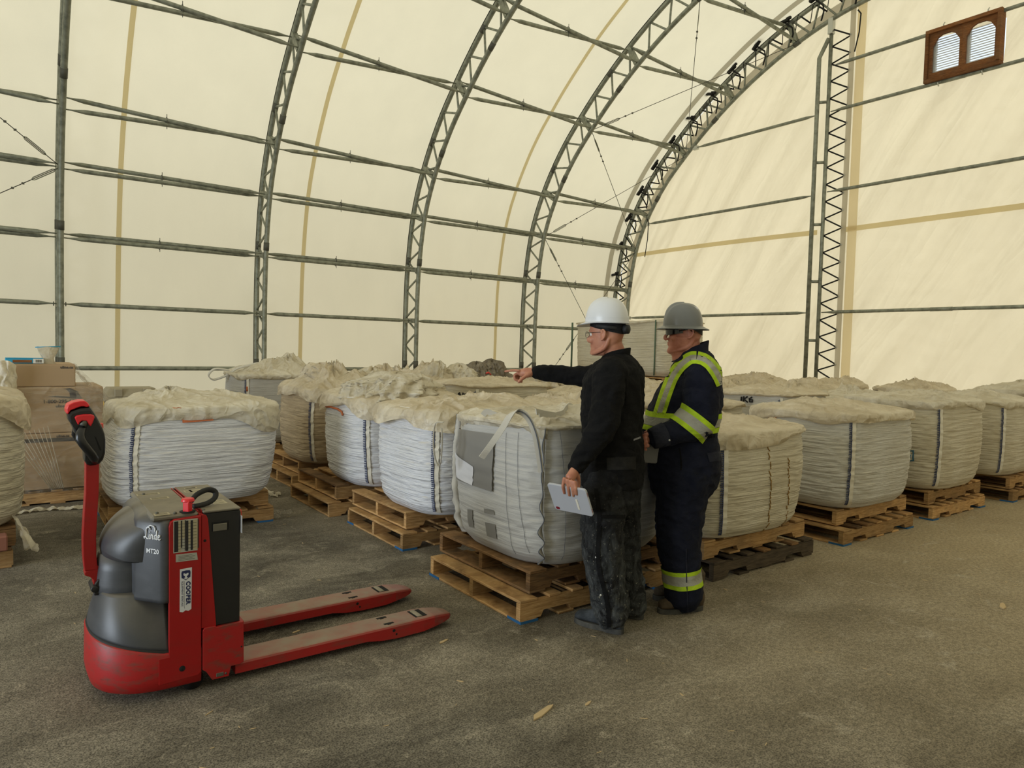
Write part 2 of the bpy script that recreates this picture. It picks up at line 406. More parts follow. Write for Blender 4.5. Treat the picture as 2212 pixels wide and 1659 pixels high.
def prof(s, off=0.):
    """point at arc length s along the inner chord, moved outwards by off"""
    s = max(0, min(PLEN-1e-6, s)); lo = 0; hi = len(_len)-1
    while hi-lo > 1:
        mid = (lo+hi)//2
        if _len[mid] <= s: lo = mid
        else: hi = mid
    f = (s-_len[lo])/(_len[hi]-_len[lo]); a, b = _fine[lo], _fine[hi]
    a0, b0 = _fine[max(0, lo-3)], _fine[min(600, hi+3)]
    t = Vector((b0[0]-a0[0], b0[1]-a0[1])).normalized(); n = Vector((t.y, -t.x))
    return Vector((a[0]+(b[0]-a[0])*f, a[1]+(b[1]-a[1])*f))+n*off
def s_at(y, z): return min(range(601), key=lambda i: (_fine[i][0]-y)**2+(_fine[i][1]-z)**2)
def S(y, z): return _len[s_at(y, z)]
OUT, FAB = .54, .66

# ground
v = []; nx = 60
mb = MB(); mb.add([(-30, -25, 0), (45, -25, 0), (45, 45, 0), (-30, 45, 0)], [(0, 1, 2, 3)])
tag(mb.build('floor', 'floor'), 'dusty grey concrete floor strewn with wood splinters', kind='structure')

# fabric skin, split into the side wall up to the haunch, the roof and the opposite wall
def skin(name, s0, s1, x0=-9.6, x1=14.93, lab=''):
    mb = MB(); nu, nv = 170, max(8, int((s1-s0)/.18))
    def fn(u, w):
        x = x0+(x1-x0)*u; s = s0+(s1-s0)*w
        d = min(abs(x-a) for a in ARCH_X)
        sag = -.035*(1-math.exp(-d*1.3))+.012*noise.noise(Vector((x*1.1, s*.5, 3)))
        if d < .35: sag += .02*math.sin(s*2*PI/1.15)*(1-d/.35)
        p = prof(s, FAB+sag); return (x, p.x, max(p.y, -.02) if 0 else p.y)
    mb.grid(fn, nu, nv); return tag(mb.build(name, 'fabric'), lab, kind='structure')
SA, SB = S(13.82, 5.3), PLEN-S(13.82, 5.3)
w1 = skin('wall_left', 0, SA, lab='translucent cream fabric side wall with vertical seams')
w2 = skin('ceiling', SA, SB, lab='translucent cream fabric roof stretched over steel arches')
w3 = skin('wall_right', SB, PLEN, lab='translucent cream fabric wall behind the camera')
for x, wd_, mt in ((-1.7, .09, 'fabric_seam'), (1.84, .085, 'fabric_seam'), (5.34, .085, 'fabric_seam'), (10.5, .085, 'fabric_seam'), (14.33, .17, 'fabric_hem')):
    for par, a, b in ((w1, 0, SA), (w2, SA, SB*.62)):
        mb = MB(); mb.grid(lambda u, w: (x+wd_*(u-.5)+.04*math.sin((a+(b-a)*w)*.3), *prof(a+(b-a)*w, FAB-.055-.008*noise.noise(Vector((0, w*20, x))))), 3, 60)
        o = mb.build('fabric_seam', mt, par)
        if x > 14: o['label'] = 'wider greyish hem along the gable arch'

# gable ends
def gable(name, x, lab, mt='fabric', folds=True):
    mb = MB(); NU, NV = 170, 130
    def fn(u, w):
        y = YC+9.19*math.sin((u-.5)*PI)*1.0
        # height of the profile at y
        top = 9.7*math.sqrt(max(0, 1-(abs(y-YC)/9.14)**2.35)) if 0 else None
        best = gtop(y); z = best*w
        d = 0
        if folds:
            q = Vector(((y+z*.62)*1.9, (z-y*.45)*.20, 2)); a = noise.noise(q); q2 = Vector(((y+z*.6)*4.2, (z-y*.45)*.5, 7)); b = noise.noise(q2)
            edge = max(0, min(1, (best-z)*.8))*max(0, min(1, (9.1-abs(y-YC))*1.5))
            d = .11*a+.045*b+.014*(1-abs(noise.noise(q*2.7)))**4
            d *= edge*(.35+.65*max(0, min(1, (y-2)/5)))
        return (x+d, y, z)
    mb.grid(fn, NU, NV)
    keep = [i for i, f in enumerate(mb.f) if not (5.47 < sum(mb.v[q][1] for q in f)/4 < 6.57 and 6.98 < sum(mb.v[q][2] for q in f)/4 < 7.83)]
    mb.f = [mb.f[i] for i in keep]; mb.mi = [0]*len(mb.f); mb.sm = [True]*len(mb.f)
    return tag(mb.build(name, mt), lab, kind='structure')
_gt = [prof(PLEN*i/400, FAB+.02) for i in range(401)]
def gtop(y):
    if y >= _gt[0].x or y <= _gt[-1].x: return .05
    for a, b in zip(_gt, _gt[1:]):
        if b.x <= y <= a.x and a.x-b.x > 1e-6:
            return a.y+(b.y-a.y)*(a.x-y)/(a.x-b.x)
    return 5.
w4 = gable('wall_far', 14.97, 'cream fabric end wall with diagonal creases and a framed window', 'fabric_creased')
# near gable: fabric left and right of an open door
for nm, ya, yb, za in (('wall_back', .9, 5.5, 4.3), ('wall_back', -3.14, .9, 0), ('wall_back', 5.5, 15.14, 0)):
    mb = MB(); mb.grid(lambda u, w: (-9.6, ya+(yb-ya)*u, za+(max(gtop(ya+(yb-ya)*u)+.3, za)-za)*w), 30, 12)
    tag(mb.build(nm, 'fabric'), 'cream fabric end wall around the open door behind the camera', kind='structure')

# horizontal seam and pale hem strips on the far gable
for nm, y0, y1, z0, z1, mt, lb in (('fabric_seam', 8.85, 14.35, 4.26, 4.37, 'fabric_seam', None), ('fabric_seam', -2.5, 8.3, 4.24, 4.35, 'fabric_seam', None)):
    mb = MB(); mb.grid(lambda u, w: (14.84, y0+(y1-y0)*u, z0+(z1-z0)*w+.03*math.sin(u*3)), 30, 2); mb.build(nm, mt, w4)
HY = 8.20
mb = MB(); mb.grid(lambda u, w: (14.76, HY+.06-.12*u, .0+w*(gtop(HY)-.45)), 2, 40); o = mb.build('grommet_hem', 'fabric_hem', w4); o['label'] = 'grey grommeted hem beside the gable column'
mb = MB(); mb.grid(lambda u, w: (14.82, HY-.06-.20*u, .0+w*(gtop(HY-.2)-.3)), 3, 40); mb.build('hem_flap', 'fabric_seam' if 0 else 'fabric_hem2', w4) if 'fabric_hem2' in M else mb.build('hem_flap', m_fabric('fabric_hem2', (.86, .75, .53, 1), (.6, .56, .42, 1)), w4)
mb = MB(); mb.grid(lambda u, w: (14.83, *prof(.2+(PLEN/2-.2)*w, .05+.27*u)), 3, 90); o = mb.build('arch_hem', 'fabric_hem', w4); o['label'] = 'grey hem of the end wall behind the gable arch'

# ------------------------------------------------------------------ truss arches
SMAX = PLEN*.60
_arch_proto = None
ordn = ['first', 'second', 'third', 'fourth']
def build_arch(x, label, proto=None, hidden=False):
    root = empty('truss_arch', (x, 0, 0), 0, label, 'truss', 'steel truss arches carrying the roof')
    if proto:
        for ch in proto.children:
            c = ch.copy(); COL.objects.link(c); c.parent = root
        return root
    n = 120
    mb = MB(); mb.tube([(0, *prof(PLEN*i/n, 0)) for i in range(n+1)], .050, 10); mb.build('inner_chord', 'steel', root)
    mb = MB(); mb.tube([(0, *prof(PLEN*i/n, OUT)) for i in range(n+1)], .050, 10); mb.build('outer_chord', 'steel', root)
    # keder channel that holds the fabric edge
    mb = MB(); mb.grid(lambda u, w: (.05*(u*2-1), *prof(PLEN*w, OUT+.04+.03*math.sin(u*PI))), 3, 120); mb.build('fabric_track', 'steel_dark', root)
    N = 46; ds = PLEN/N
    for i in range(N):
        a = prof(i*ds+.02, 0); b = prof((i+.5)*ds, OUT); c = prof((i+1)*ds-.02, 0)
        for p, q in ((a, b), (b, c)):
            if p.x > 1.5:
                mb = MB(); mb.tube([(0, p.x, p.y), (0, q.x, q.y)], .023, 7); mb.build('brace', 'steel', root)
    for s in (1.05, 3.4, 5.9, 8.4, 10.9, 13.4):
        for o_ in (0, OUT):
            mb = MB(); p = prof(s, o_); q = prof(s+.16, o_); mb.tube([(0, p.x, p.y), (0, q.x, q.y)], .057, 10); mb.build('splice_sleeve', 'steel_dark', root)
    for y, z in PN[1:]:
        s = S(y, z); p, q = prof(s, .03), prof(s, OUT-.03); t = (prof(s+.1)-prof(s-.1)).normalized()*.055
        mb = MB(); V = []
        for X in (-.05, .05):
            for c, sg in ((p, -1), (p, 1), (q, 1), (q, -1)): V.append((X, c.x+t.x*sg, c.y+t.y*sg))
        mb.add(V, [(0, 1, 2, 3), (7, 6, 5, 4), (0, 4, 5, 1), (1, 5, 6, 2), (2, 6, 7, 3), (3, 7, 4, 0)]); mb.build('node_bracket', 'steel', root)
    mb = MB(); mb.bbox(-.18, .18, 14.35, 15.2, .0, .02, .003); mb.build('base_plate', 'steel_dark', root)
    return root
# purlin nodes on the inner chord
PN = [(14.53, 1.0), (14.52, 2.15), (14.46, 3.30), (14.24, 4.40), (13.80, 5.31), (12.57, 6.71), (11.13, 7.79), (9.48, 8.59), (7.8, 9.0), (6.0, 9.12)]
names = {2: 'leftmost grey steel truss arch, partly cut by its own wide chord at the left', 3: 'grey steel truss arch, second from the left',
         4: 'grey steel truss arch in the middle of the side wall, third from the left', 5: 'grey steel truss arch, fourth from left, next to the gable arch',
         6: 'grey steel gable arch hung with black tie straps at the end wall', 0: 'steel truss arch behind the camera near the door', 1: 'steel truss arch just left of the view'}
proto = None
for i in (2, 3, 4, 5, 6, 1, 0):
    r = build_arch(ARCH_X[i], names[i], proto); proto = proto or r

# ------------------------------------------------------------------ purlins
levname = ['lowest', 'second-lowest', 'third-lowest', 'fourth-lowest', 'fifth-lowest', 'sixth-lowest', 'seventh-lowest', 'eighth-lowest', 'ninth-lowest', 'ridge']
bayname = {1: 'left of the leftmost arch', 2: 'between the first and second arch from the left', 3: 'between the second and third arch', 4: 'between the third and fourth arch', 5: 'between the fourth arch and the gable arch'}
def spindle(mb, a, b, r=.034):
    a, b = Vector(a), Vector(b); d = b-a; L = d.length; t = d/L
    ps = [a, a+t*.10, a+t*.28, b-t*.28, b-t*.10, b]; mb.tube(ps, [.010, .014, r, r, .014, .010], 9)
for k in range(1, 6):
    xa, xb = ARCH_X[k], ARCH_X[k+1]
    for j, (y, z) in enumerate(PN):
        s = S(y, z)
        root = empty('purlin', ((xa+xb)/2, y, z), 0, f'{levname[j]} grey steel tube purlin {bayname[k]}', 'purlin', 'steel tube purlins along the side wall and roof')
        o = Vector(((xa+xb)/2, y, z))
        def P(x, off, ds=0): q = prof(s+ds, off); return Vector((x, q.x, q.y))-o
        if j < 2:
            mb = MB(); spindle(mb, P(xa+.05, .22), P(xb-.05, .22), .042); mb.build('tube', 'steel', root)
            for x in (xa+.09, xb-.09):
                mb = MB(); c = P(x, .22); mb.cyl(c+Vector((0, 0, -.04)), c+Vector((0, 0, .035)), .008, 6); mb.build('bolt', 'steel_dark', root)
        else:
            m = .06 if j < 4 else 0
            for q, (oa, ob, ds) in enumerate(((OUT-.06, .03+m*2, .032), (.03+m, OUT-.06-m*3, -.032))):
                mb = MB(); spindle(mb, P(xa+.05, oa, ds), P(xb-.05, ob, ds), .039); mb.build('tube', 'steel', root)
            mb = MB(); c = P((xa+xb)/2-.15, (OUT+.03)/2)
            mb.tube([c+Vector((0, .06*math.cos(a), .085*math.sin(a))) for a in [i*2*PI/12 for i in range(12)]], .008, 5, closed=True)
            mb.cyl(c+Vector((0, -.03, -.13)), c+Vector((0, -.03, .13)), .006, 5); mb.build('clamp', 'steel_dark', root)

# ------------------------------------------------------------------ bracing cables with turnbuckles
def cable(a, b, label, t0=.06, t1=.20):
    a, b = Vector(a), Vector(b); o = (a+b)/2; d = (b-a); L = d.length; t = d/L; up = Vector((0, 0, 1)); n = (up-t*up.dot(t)).normalized()
    root = empty('bracing_cable', o, 0, label, 'cable', 'thin steel bracing cables')
    mb = MB(); mb.tube([a-o, b-o], .007, 5); mb.build('wire_rope', 'cable', root)
    mb = MB(); p, q = a-o+t*L*t0, a-o+t*(L*t0+.42)
    mb.tube([p, p+t*.05+n*.022, q-t*.05+n*.022, q, q-t*.05-n*.022, p+t*.05-n*.022], .009, 5, closed=True); mb.build('turnbuckle', 'steel', root)
    for tt in (L*t0+.55, L*t0+.72):
        mb = MB(); c = a-o+t*tt; mb.bbox(-.02, .02, -.014, .014, -.016, .016, .003, xf=Matrix.Translation(c)); mb.build('rope_clip', 'steel_dark', root)
def nd(k, j, off=0.): p = prof(S(*PN[j]), off); return (ARCH_X[k], p.x, p.y)
cable(nd(5, 5), nd(6, 3), 'steel cable with turnbuckle running down from the fourth arch to the gable arch')
cable(nd(5, 3), nd(6, 5), 'steel cable rising from the fourth arch to the gable arch, crossing behind the other cable')
cable(nd(5, 5), nd(6, 7), 'steel cable with turnbuckle rising right to the top of the gable arch')
cable(nd(5, 7), nd(6, 5), 'steel cable hanging almost vertically in front of the gable arch')
cable(nd(5, 3), (14.70, 14.53, .3), 'steel cable dropping right towards the tall wrapped stack')
cable(nd(6, 3), (11.35, 14.53, .3), 'steel cable with rope clip falling behind the white helmet to the fourth arch foot', .62)
cable(nd(2, 3), nd(1, 5), 'steel cable with turnbuckle rising to the left edge from the leftmost arch')
cable(nd(2, 3), nd(1, 1), 'steel cable falling to the left edge from the leftmost arch', .02)
cable(nd(2, 7), nd(1, 5), 'thin steel cable crossing the top left corner')

# ------------------------------------------------------------------ gable columns, girts, lacing, window
GX = 14.70
def gcol(y0, lab):
    root = empty('gable_column', (GX, y0, 0), 0, lab, 'column', 'steel columns of the end wall')
    ztop = prof(S(y0, 8.9), 0).y
    mb = MB(); mb.tube([(-.12, 0, 0), (-.12, 0, 8.05), (-.02, -.14, 8.45)], .046, 10); mb.build('tube', 'steel', root)
    mb = MB(); mb.tube([(.02, -.175, 0), (.02, -.175, ztop+.05)], .042, 10); mb.build('tube', 'steel', root)
    for z in (.62, 1.9, 3.2, 4.45, 5.8, 7.1): mb = MB(); mb.cyl((-.11, 0, z), (.02, -.17, z), .032, 8); mb.build('spacer', 'steel', root)
    mb = MB(); mb.bbox(-.05, .07, -.23, -.12, ztop-.28, ztop+.06, .006); mb.build('top_plate', 'zinc', root)
    mb = MB(); mb.bbox(-.25, .2, -.32, .15, 0, .02, .003); mb.build('base_plate', 'steel_dark', root)
    return root
gcol(8.83, 'twin-tube grey steel column standing at the fabric end wall')
# black lacing between the column tube and the grommeted hem
lr = empty('black_lacing', (GX+.02, 8.4, 0), 0, 'black zigzag cord tying the fabric hem to the gable column', 'lacing')
z = .5; i = 0
while z < 8.3:
    z2 = z+.17
    a = (.0, .23, z), (.07, -.16, z2-.03); b = (.07, -.16, z2-.03), (.0, .23, z2+.20)
    for p, q in (a, b): mb = MB(); mb.tube([p, q], .017, 5); mb.build('cord', 'black_strap', lr)
    mb = MB(); mb.cyl((.03, -.165, z2-.03), (.045, -.165, z2-.03), .016, 8); mb.build('grommet', 'zinc', lr)
    z += .37; i += 1
girts = [(2.52, 14.48, 8.9, 'lowest girt left of the gable column, passing behind the helmets'), (2.52, 8.6, -2.4, 'lowest girt right of the gable column'),
         (5.12, 13.88, 8.9, 'middle girt left of the gable column'), (5.15, 8.6, -2.4, 'middle girt right of the gable column'),
         (6.88, 12.25, 8.9, 'upper girt left of the gable column'), (6.88, 8.6, -1.0, 'girt below the framed window'), (7.86, 8.6, .2, 'girt above the framed window, topmost on the end wall')]
for z, ya, yb, lb in girts:
    root = empty('girt', (GX+.03, (ya+yb)/2, z), 0, 'grey steel tube, '+lb, 'girt', 'steel girts of the end wall')
    h = (ya-yb)/2; mb = MB(); spindle(mb, (0, h, 0), (0, -h, 0), .036); mb.build('tube', 'steel', root)
    if abs(yb) < 6:
        mb = MB(); mb.cyl((0, h-2.25, 0), (0, h-2.65, 0), .040, 10); mb.build('splice_sleeve', 'steel', root)
    else:
        mb = MB(); mb.bbox(-.05, .05, h-.05, h+.10, -.05, .05, .008); mb.build('end_clamp', 'zinc', root)

# tie straps that lace the end wall to the gable arch
tr = random.Random(5)
for i in range(34):
    s = 2.2+i*.36
    if s > PLEN*.47: break
    rank = ('first', 'second', 'third', 'fourth', 'fifth', 'sixth', 'seventh', 'eighth', 'ninth', 'tenth', 'eleventh', 'twelfth', 'thirteenth', 'fourteenth', 'fifteenth', 'sixteenth', 'seventeenth', 'eighteenth', 'nineteenth', 'twentieth')[i//2 % 20]
    root = empty('tie_strap', (GX-.02, *prof(s, .25)), 0, f'{rank} black ratchet strap with a loose end, counted up the gable arch' if i % 2 == 0 else f'plain black strap just above the {rank} ratchet strap up the gable arch', 'strap', 'black tie straps zigzagging along the gable arch')
    o = Vector(root.location)
    a = Vector((GX-.05, *prof(s, OUT+.02))); b = Vector((GX+.08, *prof(s+.12+.06*tr.random(), .28))); c = Vector((GX-.05, *prof(s+.34, OUT)))
    mb = MB(); mb.tube([a-o, b-o], .019, 5, flat=(1, .5)); mb.tube([b-o, c-o], .019, 5, flat=(1, .5)); mb.build('band', 'black_strap', root)
    if i % 2 == 0:
        mb = MB(); q = Vector((GX-.10, *prof(s+.05, OUT+.08)))
        rot = Matrix.Translation(q-o) @ Matrix.Rotation(tr.uniform(-.9, .3), 4, 'X'); mb.bbox(-.05, .05, -.13, .11, -.028, .028, .008, xf=rot)
        mb.bbox(-.03, .03, -.19, -.07, .0, .06, .008, xf=rot); mb.build('ratchet', 'black_strap', root)
        p = Vector((GX-.06, *prof(s+.1, .46)));
        mb = MB(); mb.tube([q-o, p-o+Vector((0, -.1, -.06)), p-o+Vector((0, -.12, -.2)), p-o+Vector((0, -.07, -.34-.12*tr.random()))], .02, 5, flat=(1, .4)); mb.build('loose_end', 'black_strap', root)
for y, z, L, lb in ((13.78, 5.15, .95, 'long loose black strap hanging from the gable arch beside the middle girt'), (8.0, 8.72, .75, 'loose black strap hanging beside the top of the gable column')):
    root = empty('loose_strap', (GX-.05, y, z), 0, lb, 'strap')
    mb = MB(); mb.tube([(0, .05, .1), (0, -.02, 0), (0, .0, -L*.5), (0, .08, -L)], .016, 5, flat=(1, .4)); mb.build('band', 'black_strap', root)

# framed window on the end wall
wy0, wy1, wz0, wz1 = 5.36, 6.66, 6.90, 7.90
win = empty('window_1', (GX+.02, (wy0+wy1)/2, (wz0+wz1)/2)); tag(win, 'brown wooden window frame with two arched openings and white louvres behind', None, kind='structure')
hw, hh = (wy1-wy0)/2, (wz1-wz0)/2
for nm, b in (('frame_rail', (-.09, .09, -hw, hw, hh-.07, hh)), ('frame_rail', (-.09, .09, -hw, hw, -hh, -hh+.07)), ('frame_post', (-.09, .09, hw-.06, hw, -hh+.07, hh-.07)), ('frame_post', (-.13, .09, -hw, -hw+.06, -hh+.07, hh-.07))):
    mb = MB(); mb.bbox(*b, .006); mb.build(nm, 'wood_frame', win)
ow = (hw*2-.12)/2
for c in (hw-.06-ow/2, -hw+.06+ow/2):
    # sash with an arched (octagonal) top opening
    a0, a1 = ow/2, ow/2-.055; zt, zb = hh-.07, -hh+.07
    outer = [(-a0, zb), (a0, zb), (a0, zt), (-a0, zt)]
    inner = [(-a1, zb+.11), (a1, zb+.11), (a1, zt-.24), (a1*.62, zt-.10), (a1*.3, zt-.06), (-a1*.3, zt-.06), (-a1*.62, zt-.10), (-a1, zt-.24)]
    V = []; F = []
    O8 = [(-a0, zb), (a0, zb), (a0, zt-.24), (a0, zt), (a1*.3, zt), (-a1*.3, zt), (-a0, zt), (-a0, zt-.24)]
    for X in (-.03, .02):
        V += [(X, c+p[0], p[1]) for p in O8]+[(X, c+p[0], p[1]) for p in inner]
    for i in range(8):
        j = (i+1) % 8; F += [(i, j, 8+j, 8+i), (16+i, 24+i, 24+j, 16+j), (8+i, 8+j, 24+j, 24+i), (i, 16+i, 16+j, j)]
    mb = MB(); mb.add(V, F); mb.build('sash', 'wood_frame', win)
    for i in range(15):
        z = zb+.12+i*.046
        if z > zt-.05: break
        mb = MB(); mb.bbox(-.022, .022, c-a0*.93, c+a0*.98, -.003, .003, .001, xf=Matrix.Translation((.10, 0, z)) @ Matrix.Rotation(-.06, 4, 'Y')); mb.build('louvre', 'white_pvc', win)
    mb = MB(); mb.box(.06, .065, c-a0, c+a0, zb, zt); mb.build('pane', 'glass', win)
    mb = MB(); mb.bbox(.075, .14, c+a0*.72, c+a0, zb, zt, .004); mb.build('liner', 'white_pvc', win)
for y, z in ((5.6, 7.93), (6.35, 7.93), (5.65, 6.85), (6.4, 6.85)):
    root = MB(); root.tube([(.0, .0, -.05), (-.045, 0, 0), (0, 0, .05)], .012, 6); root.build('u_bolt', 'zinc', win, loc=(-.02, y-win.location.y, z-win.location.z))
# ------------------------------------------------------------------ pallets (48 x 40 in, stringers along X, deck boards along Y)
PL, PW, PH = 1.22, 1.02, .14
def _stringer_mesh():
    o = [(0, 0)]
    for n0, n1 in ((.15, .38), (PL-.38, PL-.15)):
        o += [(n0, 0), (n0+.02, .036), (n1-.02, .036), (n1, 0)]
    o += [(PL, 0), (PL, .098), (0, .098)]
    mb = MB(); V = []; n = len(o)
    # side faces as two strips to stay planar with the notches
    mb.prism(o, 0, .038); me = bpy.data.meshes.new('stringer'); me.from_pydata(mb.v, [], mb.f); me.update(); return me
_board_cache = {}
def board_mesh(kind, w, t, wmat):
    key = (kind, w, t, wmat)
    if key not in _board_cache:
        mb = MB(); mb.bbox(0, w, 0, PW, 0, t, .003); me = bpy.data.meshes.new(kind); me.from_pydata(mb.v, [], mb.f); me.materials.append(M[wmat]); me.update(); _board_cache[key] = me
    return _board_cache[key]
_str = {}
pr = random.Random(11)
def pallet(x, y, z, label, mat='wood', blue=False, rz=0., mat2=None):
    root = empty('wooden_pallet', (x, y, z), rz, label, 'pallet', 'wooden pallets under the bulk bags')
    m2 = mat2 or mat
    if mat not in _str:
        me = _stringer_mesh(); me.materials.append(M[mat]); _str[mat] = me
    for i in range(3):
        link_mesh('stringer', _str[mat], root, (pr.uniform(-.004, .004), i*(PW-.038)/2, .016))
    ws = [.125, .09, .09, .09, .09, .09, .125]; gap = (PL-sum(ws))/6; xx = 0
    for i, w in enumerate(ws):
        link_mesh('deck_board', board_mesh('deck_board', w, .017, m2 if pr.random() < .8 else 'wood_dark'), root, (xx+pr.uniform(-.006, .006), pr.uniform(-.008, .008), .114+.0005*i)); xx += w+gap
    for i, px in enumerate((0, .28, .56, .84, PL-.125)):
        o = link_mesh('bottom_board', board_mesh('bottom_board', .12, .015, mat), root, (px, pr.uniform(-.006, .006), 0))
        if blue and i in (0, 4):
            mb = MB(); mb.add([(-.003, -.010, -.001), (.123, -.010, -.001), (.123, -.010, .0165), (-.003, -.010, .0165), (-.003, .12, -.001), (-.003, .12, .0165)], [(0, 1, 2, 3), (4, 0, 3, 5)]); mb.build('blue_paint_mark', 'blue_paint', root, loc=(px, 0, 0))
            mb = MB(); mb.box(-.003, .0, PW-.12, PW+.008, -.001, .0165); mb.build('blue_paint_mark', 'blue_paint', root, loc=(px, 0, 0))
    return root
def stack(x, y, where, m0='wood', m1='wood', blue=True, dx=.05, dy=.06, r0=0, r1=0):
    pallet(x, y, 0, f'lower wooden pallet {where}', m0, blue, r0)
    pallet(x+dx, y+dy, PH-.003+.002, f'upper wooden pallet {where}', m1, False, r1, mat2=m1)

# ------------------------------------------------------------------ bulk bags
def se(th, n=4.2):
    c, s = math.cos(th), math.sin(th)
    return (abs(c)**(2/n)*(1 if c > 0 else -1), abs(s)**(2/n)*(1 if s > 0 else -1))
def body_pt(B, th, w):
    """w 0..1 bottom to top; returns local point"""
    sx, sy, h, seed, lean, amp, bul = B['sx']/2, B['sy']/2, B['h'], B['seed'], B['lean'], B['amp'], B['bulge']
    n = 3.8+1.8*w
    a, b = se(th, n)
    if w < .12: s = .90+.10*math.sin(w/.12*PI/2)
    else: s = 1+bul*math.sin((w-.12)/.88*PI)*.5-.03*((w-.12)/.88)**2
    z = w*h
    per = Vector((math.cos(th)*1.3, math.sin(th)*1.3, 0))
    q = Vector((per.x*1.6, per.y*1.6, z*B['freq']+seed*3.1))
    d = (1-abs(noise.noise(q))*2)*.55+(1-abs(noise.noise(Vector((per.x*2.3+seed, per.y*2.3, z*B['freq']*1.9))))*2.4)*.45
    d += .5*noise.noise(Vector((per.x*.9, per.y*.9, z*2.5+seed)))
    env = min(1, w*6)*(.45+.55*min(1, (1-w)*2.2+.15)); env = max(.12, env)
    d *= amp*env
    # gathered corner seams pull the cloth in
    return Vector((a*(sx*s+d)+lean[0]*z, b*(sy*s+d)+lean[1]*z, z+.004*noise.noise(Vector((per.x*2, per.y*2, 9+seed)))))
def bag(x, y, z, label, mat='bag_pale', sx=1.12, sy=1.0, h=.92, seed=1, film='film', lean=(0, 0), amp=.013, bulge=.07, freq=26, res=(150, 64), cover=.06, peak=0.,
        skirt=.07, seams=(5,), stitch=True, name='bulk_bag', rz=0., group='white woven bulk bags on pallets', topn=56, over=1.03, cut=None):
    B = dict(sx=sx, sy=sy, h=h, seed=seed, lean=lean, amp=amp, bulge=bulge, freq=freq)
    root = empty(name, (x, y, z), rz, label, 'bag', group)
    mb = MB(); nu, nv = res
    mb.grid(lambda u, w: body_pt(B, 2*PI*u, w), nu, nv, closed_u=True)
    c = len(mb.v); mb.v.append((0, 0, .0)); mb.f += [(c, (i+1) % nu, i) for i in range(nu)]; mb.mi += [0]*nu; mb.sm += [True]*nu
    c = len(mb.v); mb.v.append((lean[0]*h, lean[1]*h, h)); o = (nv-1)*nu; mb.f += [(c, o+i, o+(i+1) % nu) for i in range(nu)]; mb.mi += [0]*nu; mb.sm += [True]*nu
    mb.build('bag_body', mat, root)
    if film:
        mb = MB(); nt, na = topn, max(110, int(nu*.9))
        def top(u, w):
            th = 2*PI*u; a, b = se(th, 5.2); r = min(w/.84, 1)
            q = Vector((a*sx*.5*r, b*sy*.5*r, seed*5.7))
            q2 = q+Vector((noise.noise(q*2.6), noise.noise(q*2.6+Vector((9, 0, 0))), 0))*.34
            rid = lambda v: 1-min(1, abs(noise.noise(v))*3.4)
            f = .85*noise.noise(q2*2.2)+.80*rid(q2*2.7)**2+.34*rid(q2*5.2+Vector((3, 1, 0)))**2
            if peak:
                px, py = sx*.14*math.sin(seed*2.3), sy*.16*math.cos(seed*1.7)
                dx, dy = q.x-px, q.y-py; rr = math.hypot(dx, dy); an = math.atan2(dy, dx); j = noise.noise(q*5)
                f += peak/cover*math.exp(-(rr/.26)**2)*(1+.22*math.sin(an*7+seed+2*j)+.16*rid(Vector((an*2.2, rr*2, seed))))
                f += .30*rid(Vector((math.cos(an)*3.2, math.sin(an)*3.2, seed+rr)))**2*math.exp(-(rr/.40)**2)
            base = .012+cover*f*(1.15-.85*r**4)+.035*(1-r*r)
            wav = noise.noise(Vector((a*1.5, b*1.5, seed*2.2)))
            bp = body_pt(B, th, 1.)
            if w <= .84:
                k = r*(1.0+.012*math.sin(th*23+seed))
                return (bp.x*k*1.02, bp.y*k*1.02, h+base-.012*r)
            t = (w-.84)/.16; sk = max(.02, skirt*(1+1.1*wav)); z0 = base-.012
            bp = body_pt(B, th, max(.3, 1-sk*t/h)); fl = (over-1)*(.3+t)*.5*(1+wav)
            e = .010+.013*math.sin(t*PI)+.010*rid(Vector((a*5, b*5, t*1.2+seed)))+fl
            n_ = Vector((bp.x, bp.y, 0)).normalized()
            return (bp.x+n_.x*e+bp.x*.02*(1-t), bp.y+n_.y*e+bp.y*.02*(1-t), h+z0*max(0, 1-t)**1.6-sk*t)
        mb.grid(top, na, nt, closed_u=True); mb.build('crumpled_top', film, root)
    # seams at the corners: pale tape with a ladder of navy stitches. corner index: 5 = near (-X,-Y), 7 = (+X,-Y), 3 = (-X,+Y)
    for sd_ in seams:
        th = {5: PI*1.25, 7: PI*1.75, 3: PI*.75, 1: PI*.25}.get(sd_, sd_)
        def hz(th, w):
            p = body_pt(B, th, w); q = body_pt(B, th+.03, w); t = (q-p); t.z = 0; t.normalize(); n = Vector((t.y, -t.x, 0)); n = n if n.dot(p) > 0 else -n; return p, t, n
        mb = MB(); N = 50; V = []
        for i in range(N):
            p, t, n = hz(th, .03+.92*i/(N-1)); V += [p+n*.007+t*.004, p+n*.007+t*.038]
        mb.add(V, [(2*i, 2*i+1, 2*i+3, 2*i+2) for i in range(N-1)], 0, True); mb.build('seam_tape', 'cream_tape', root)
        if stitch:
            mb = MB(); K = 46
            for i in range(K):
                p, t, n = hz(th, .05+.88*i/K); mb.tube([p+n*.009-t*.019, p+n*.010+t*.002+Vector((0, 0, .003))], .0042, 4, caps=False, smooth=False)
            cl = []
            for i in range(41): p, t, n = hz(th, .05+.88*i/40); cl.append(p+n*.010+t*.002)
            mb.tube(cl, .003, 4); mb.build('stitching', 'navy_stitch', root)
    root['B'] = 0; del root['B']
    return root, B
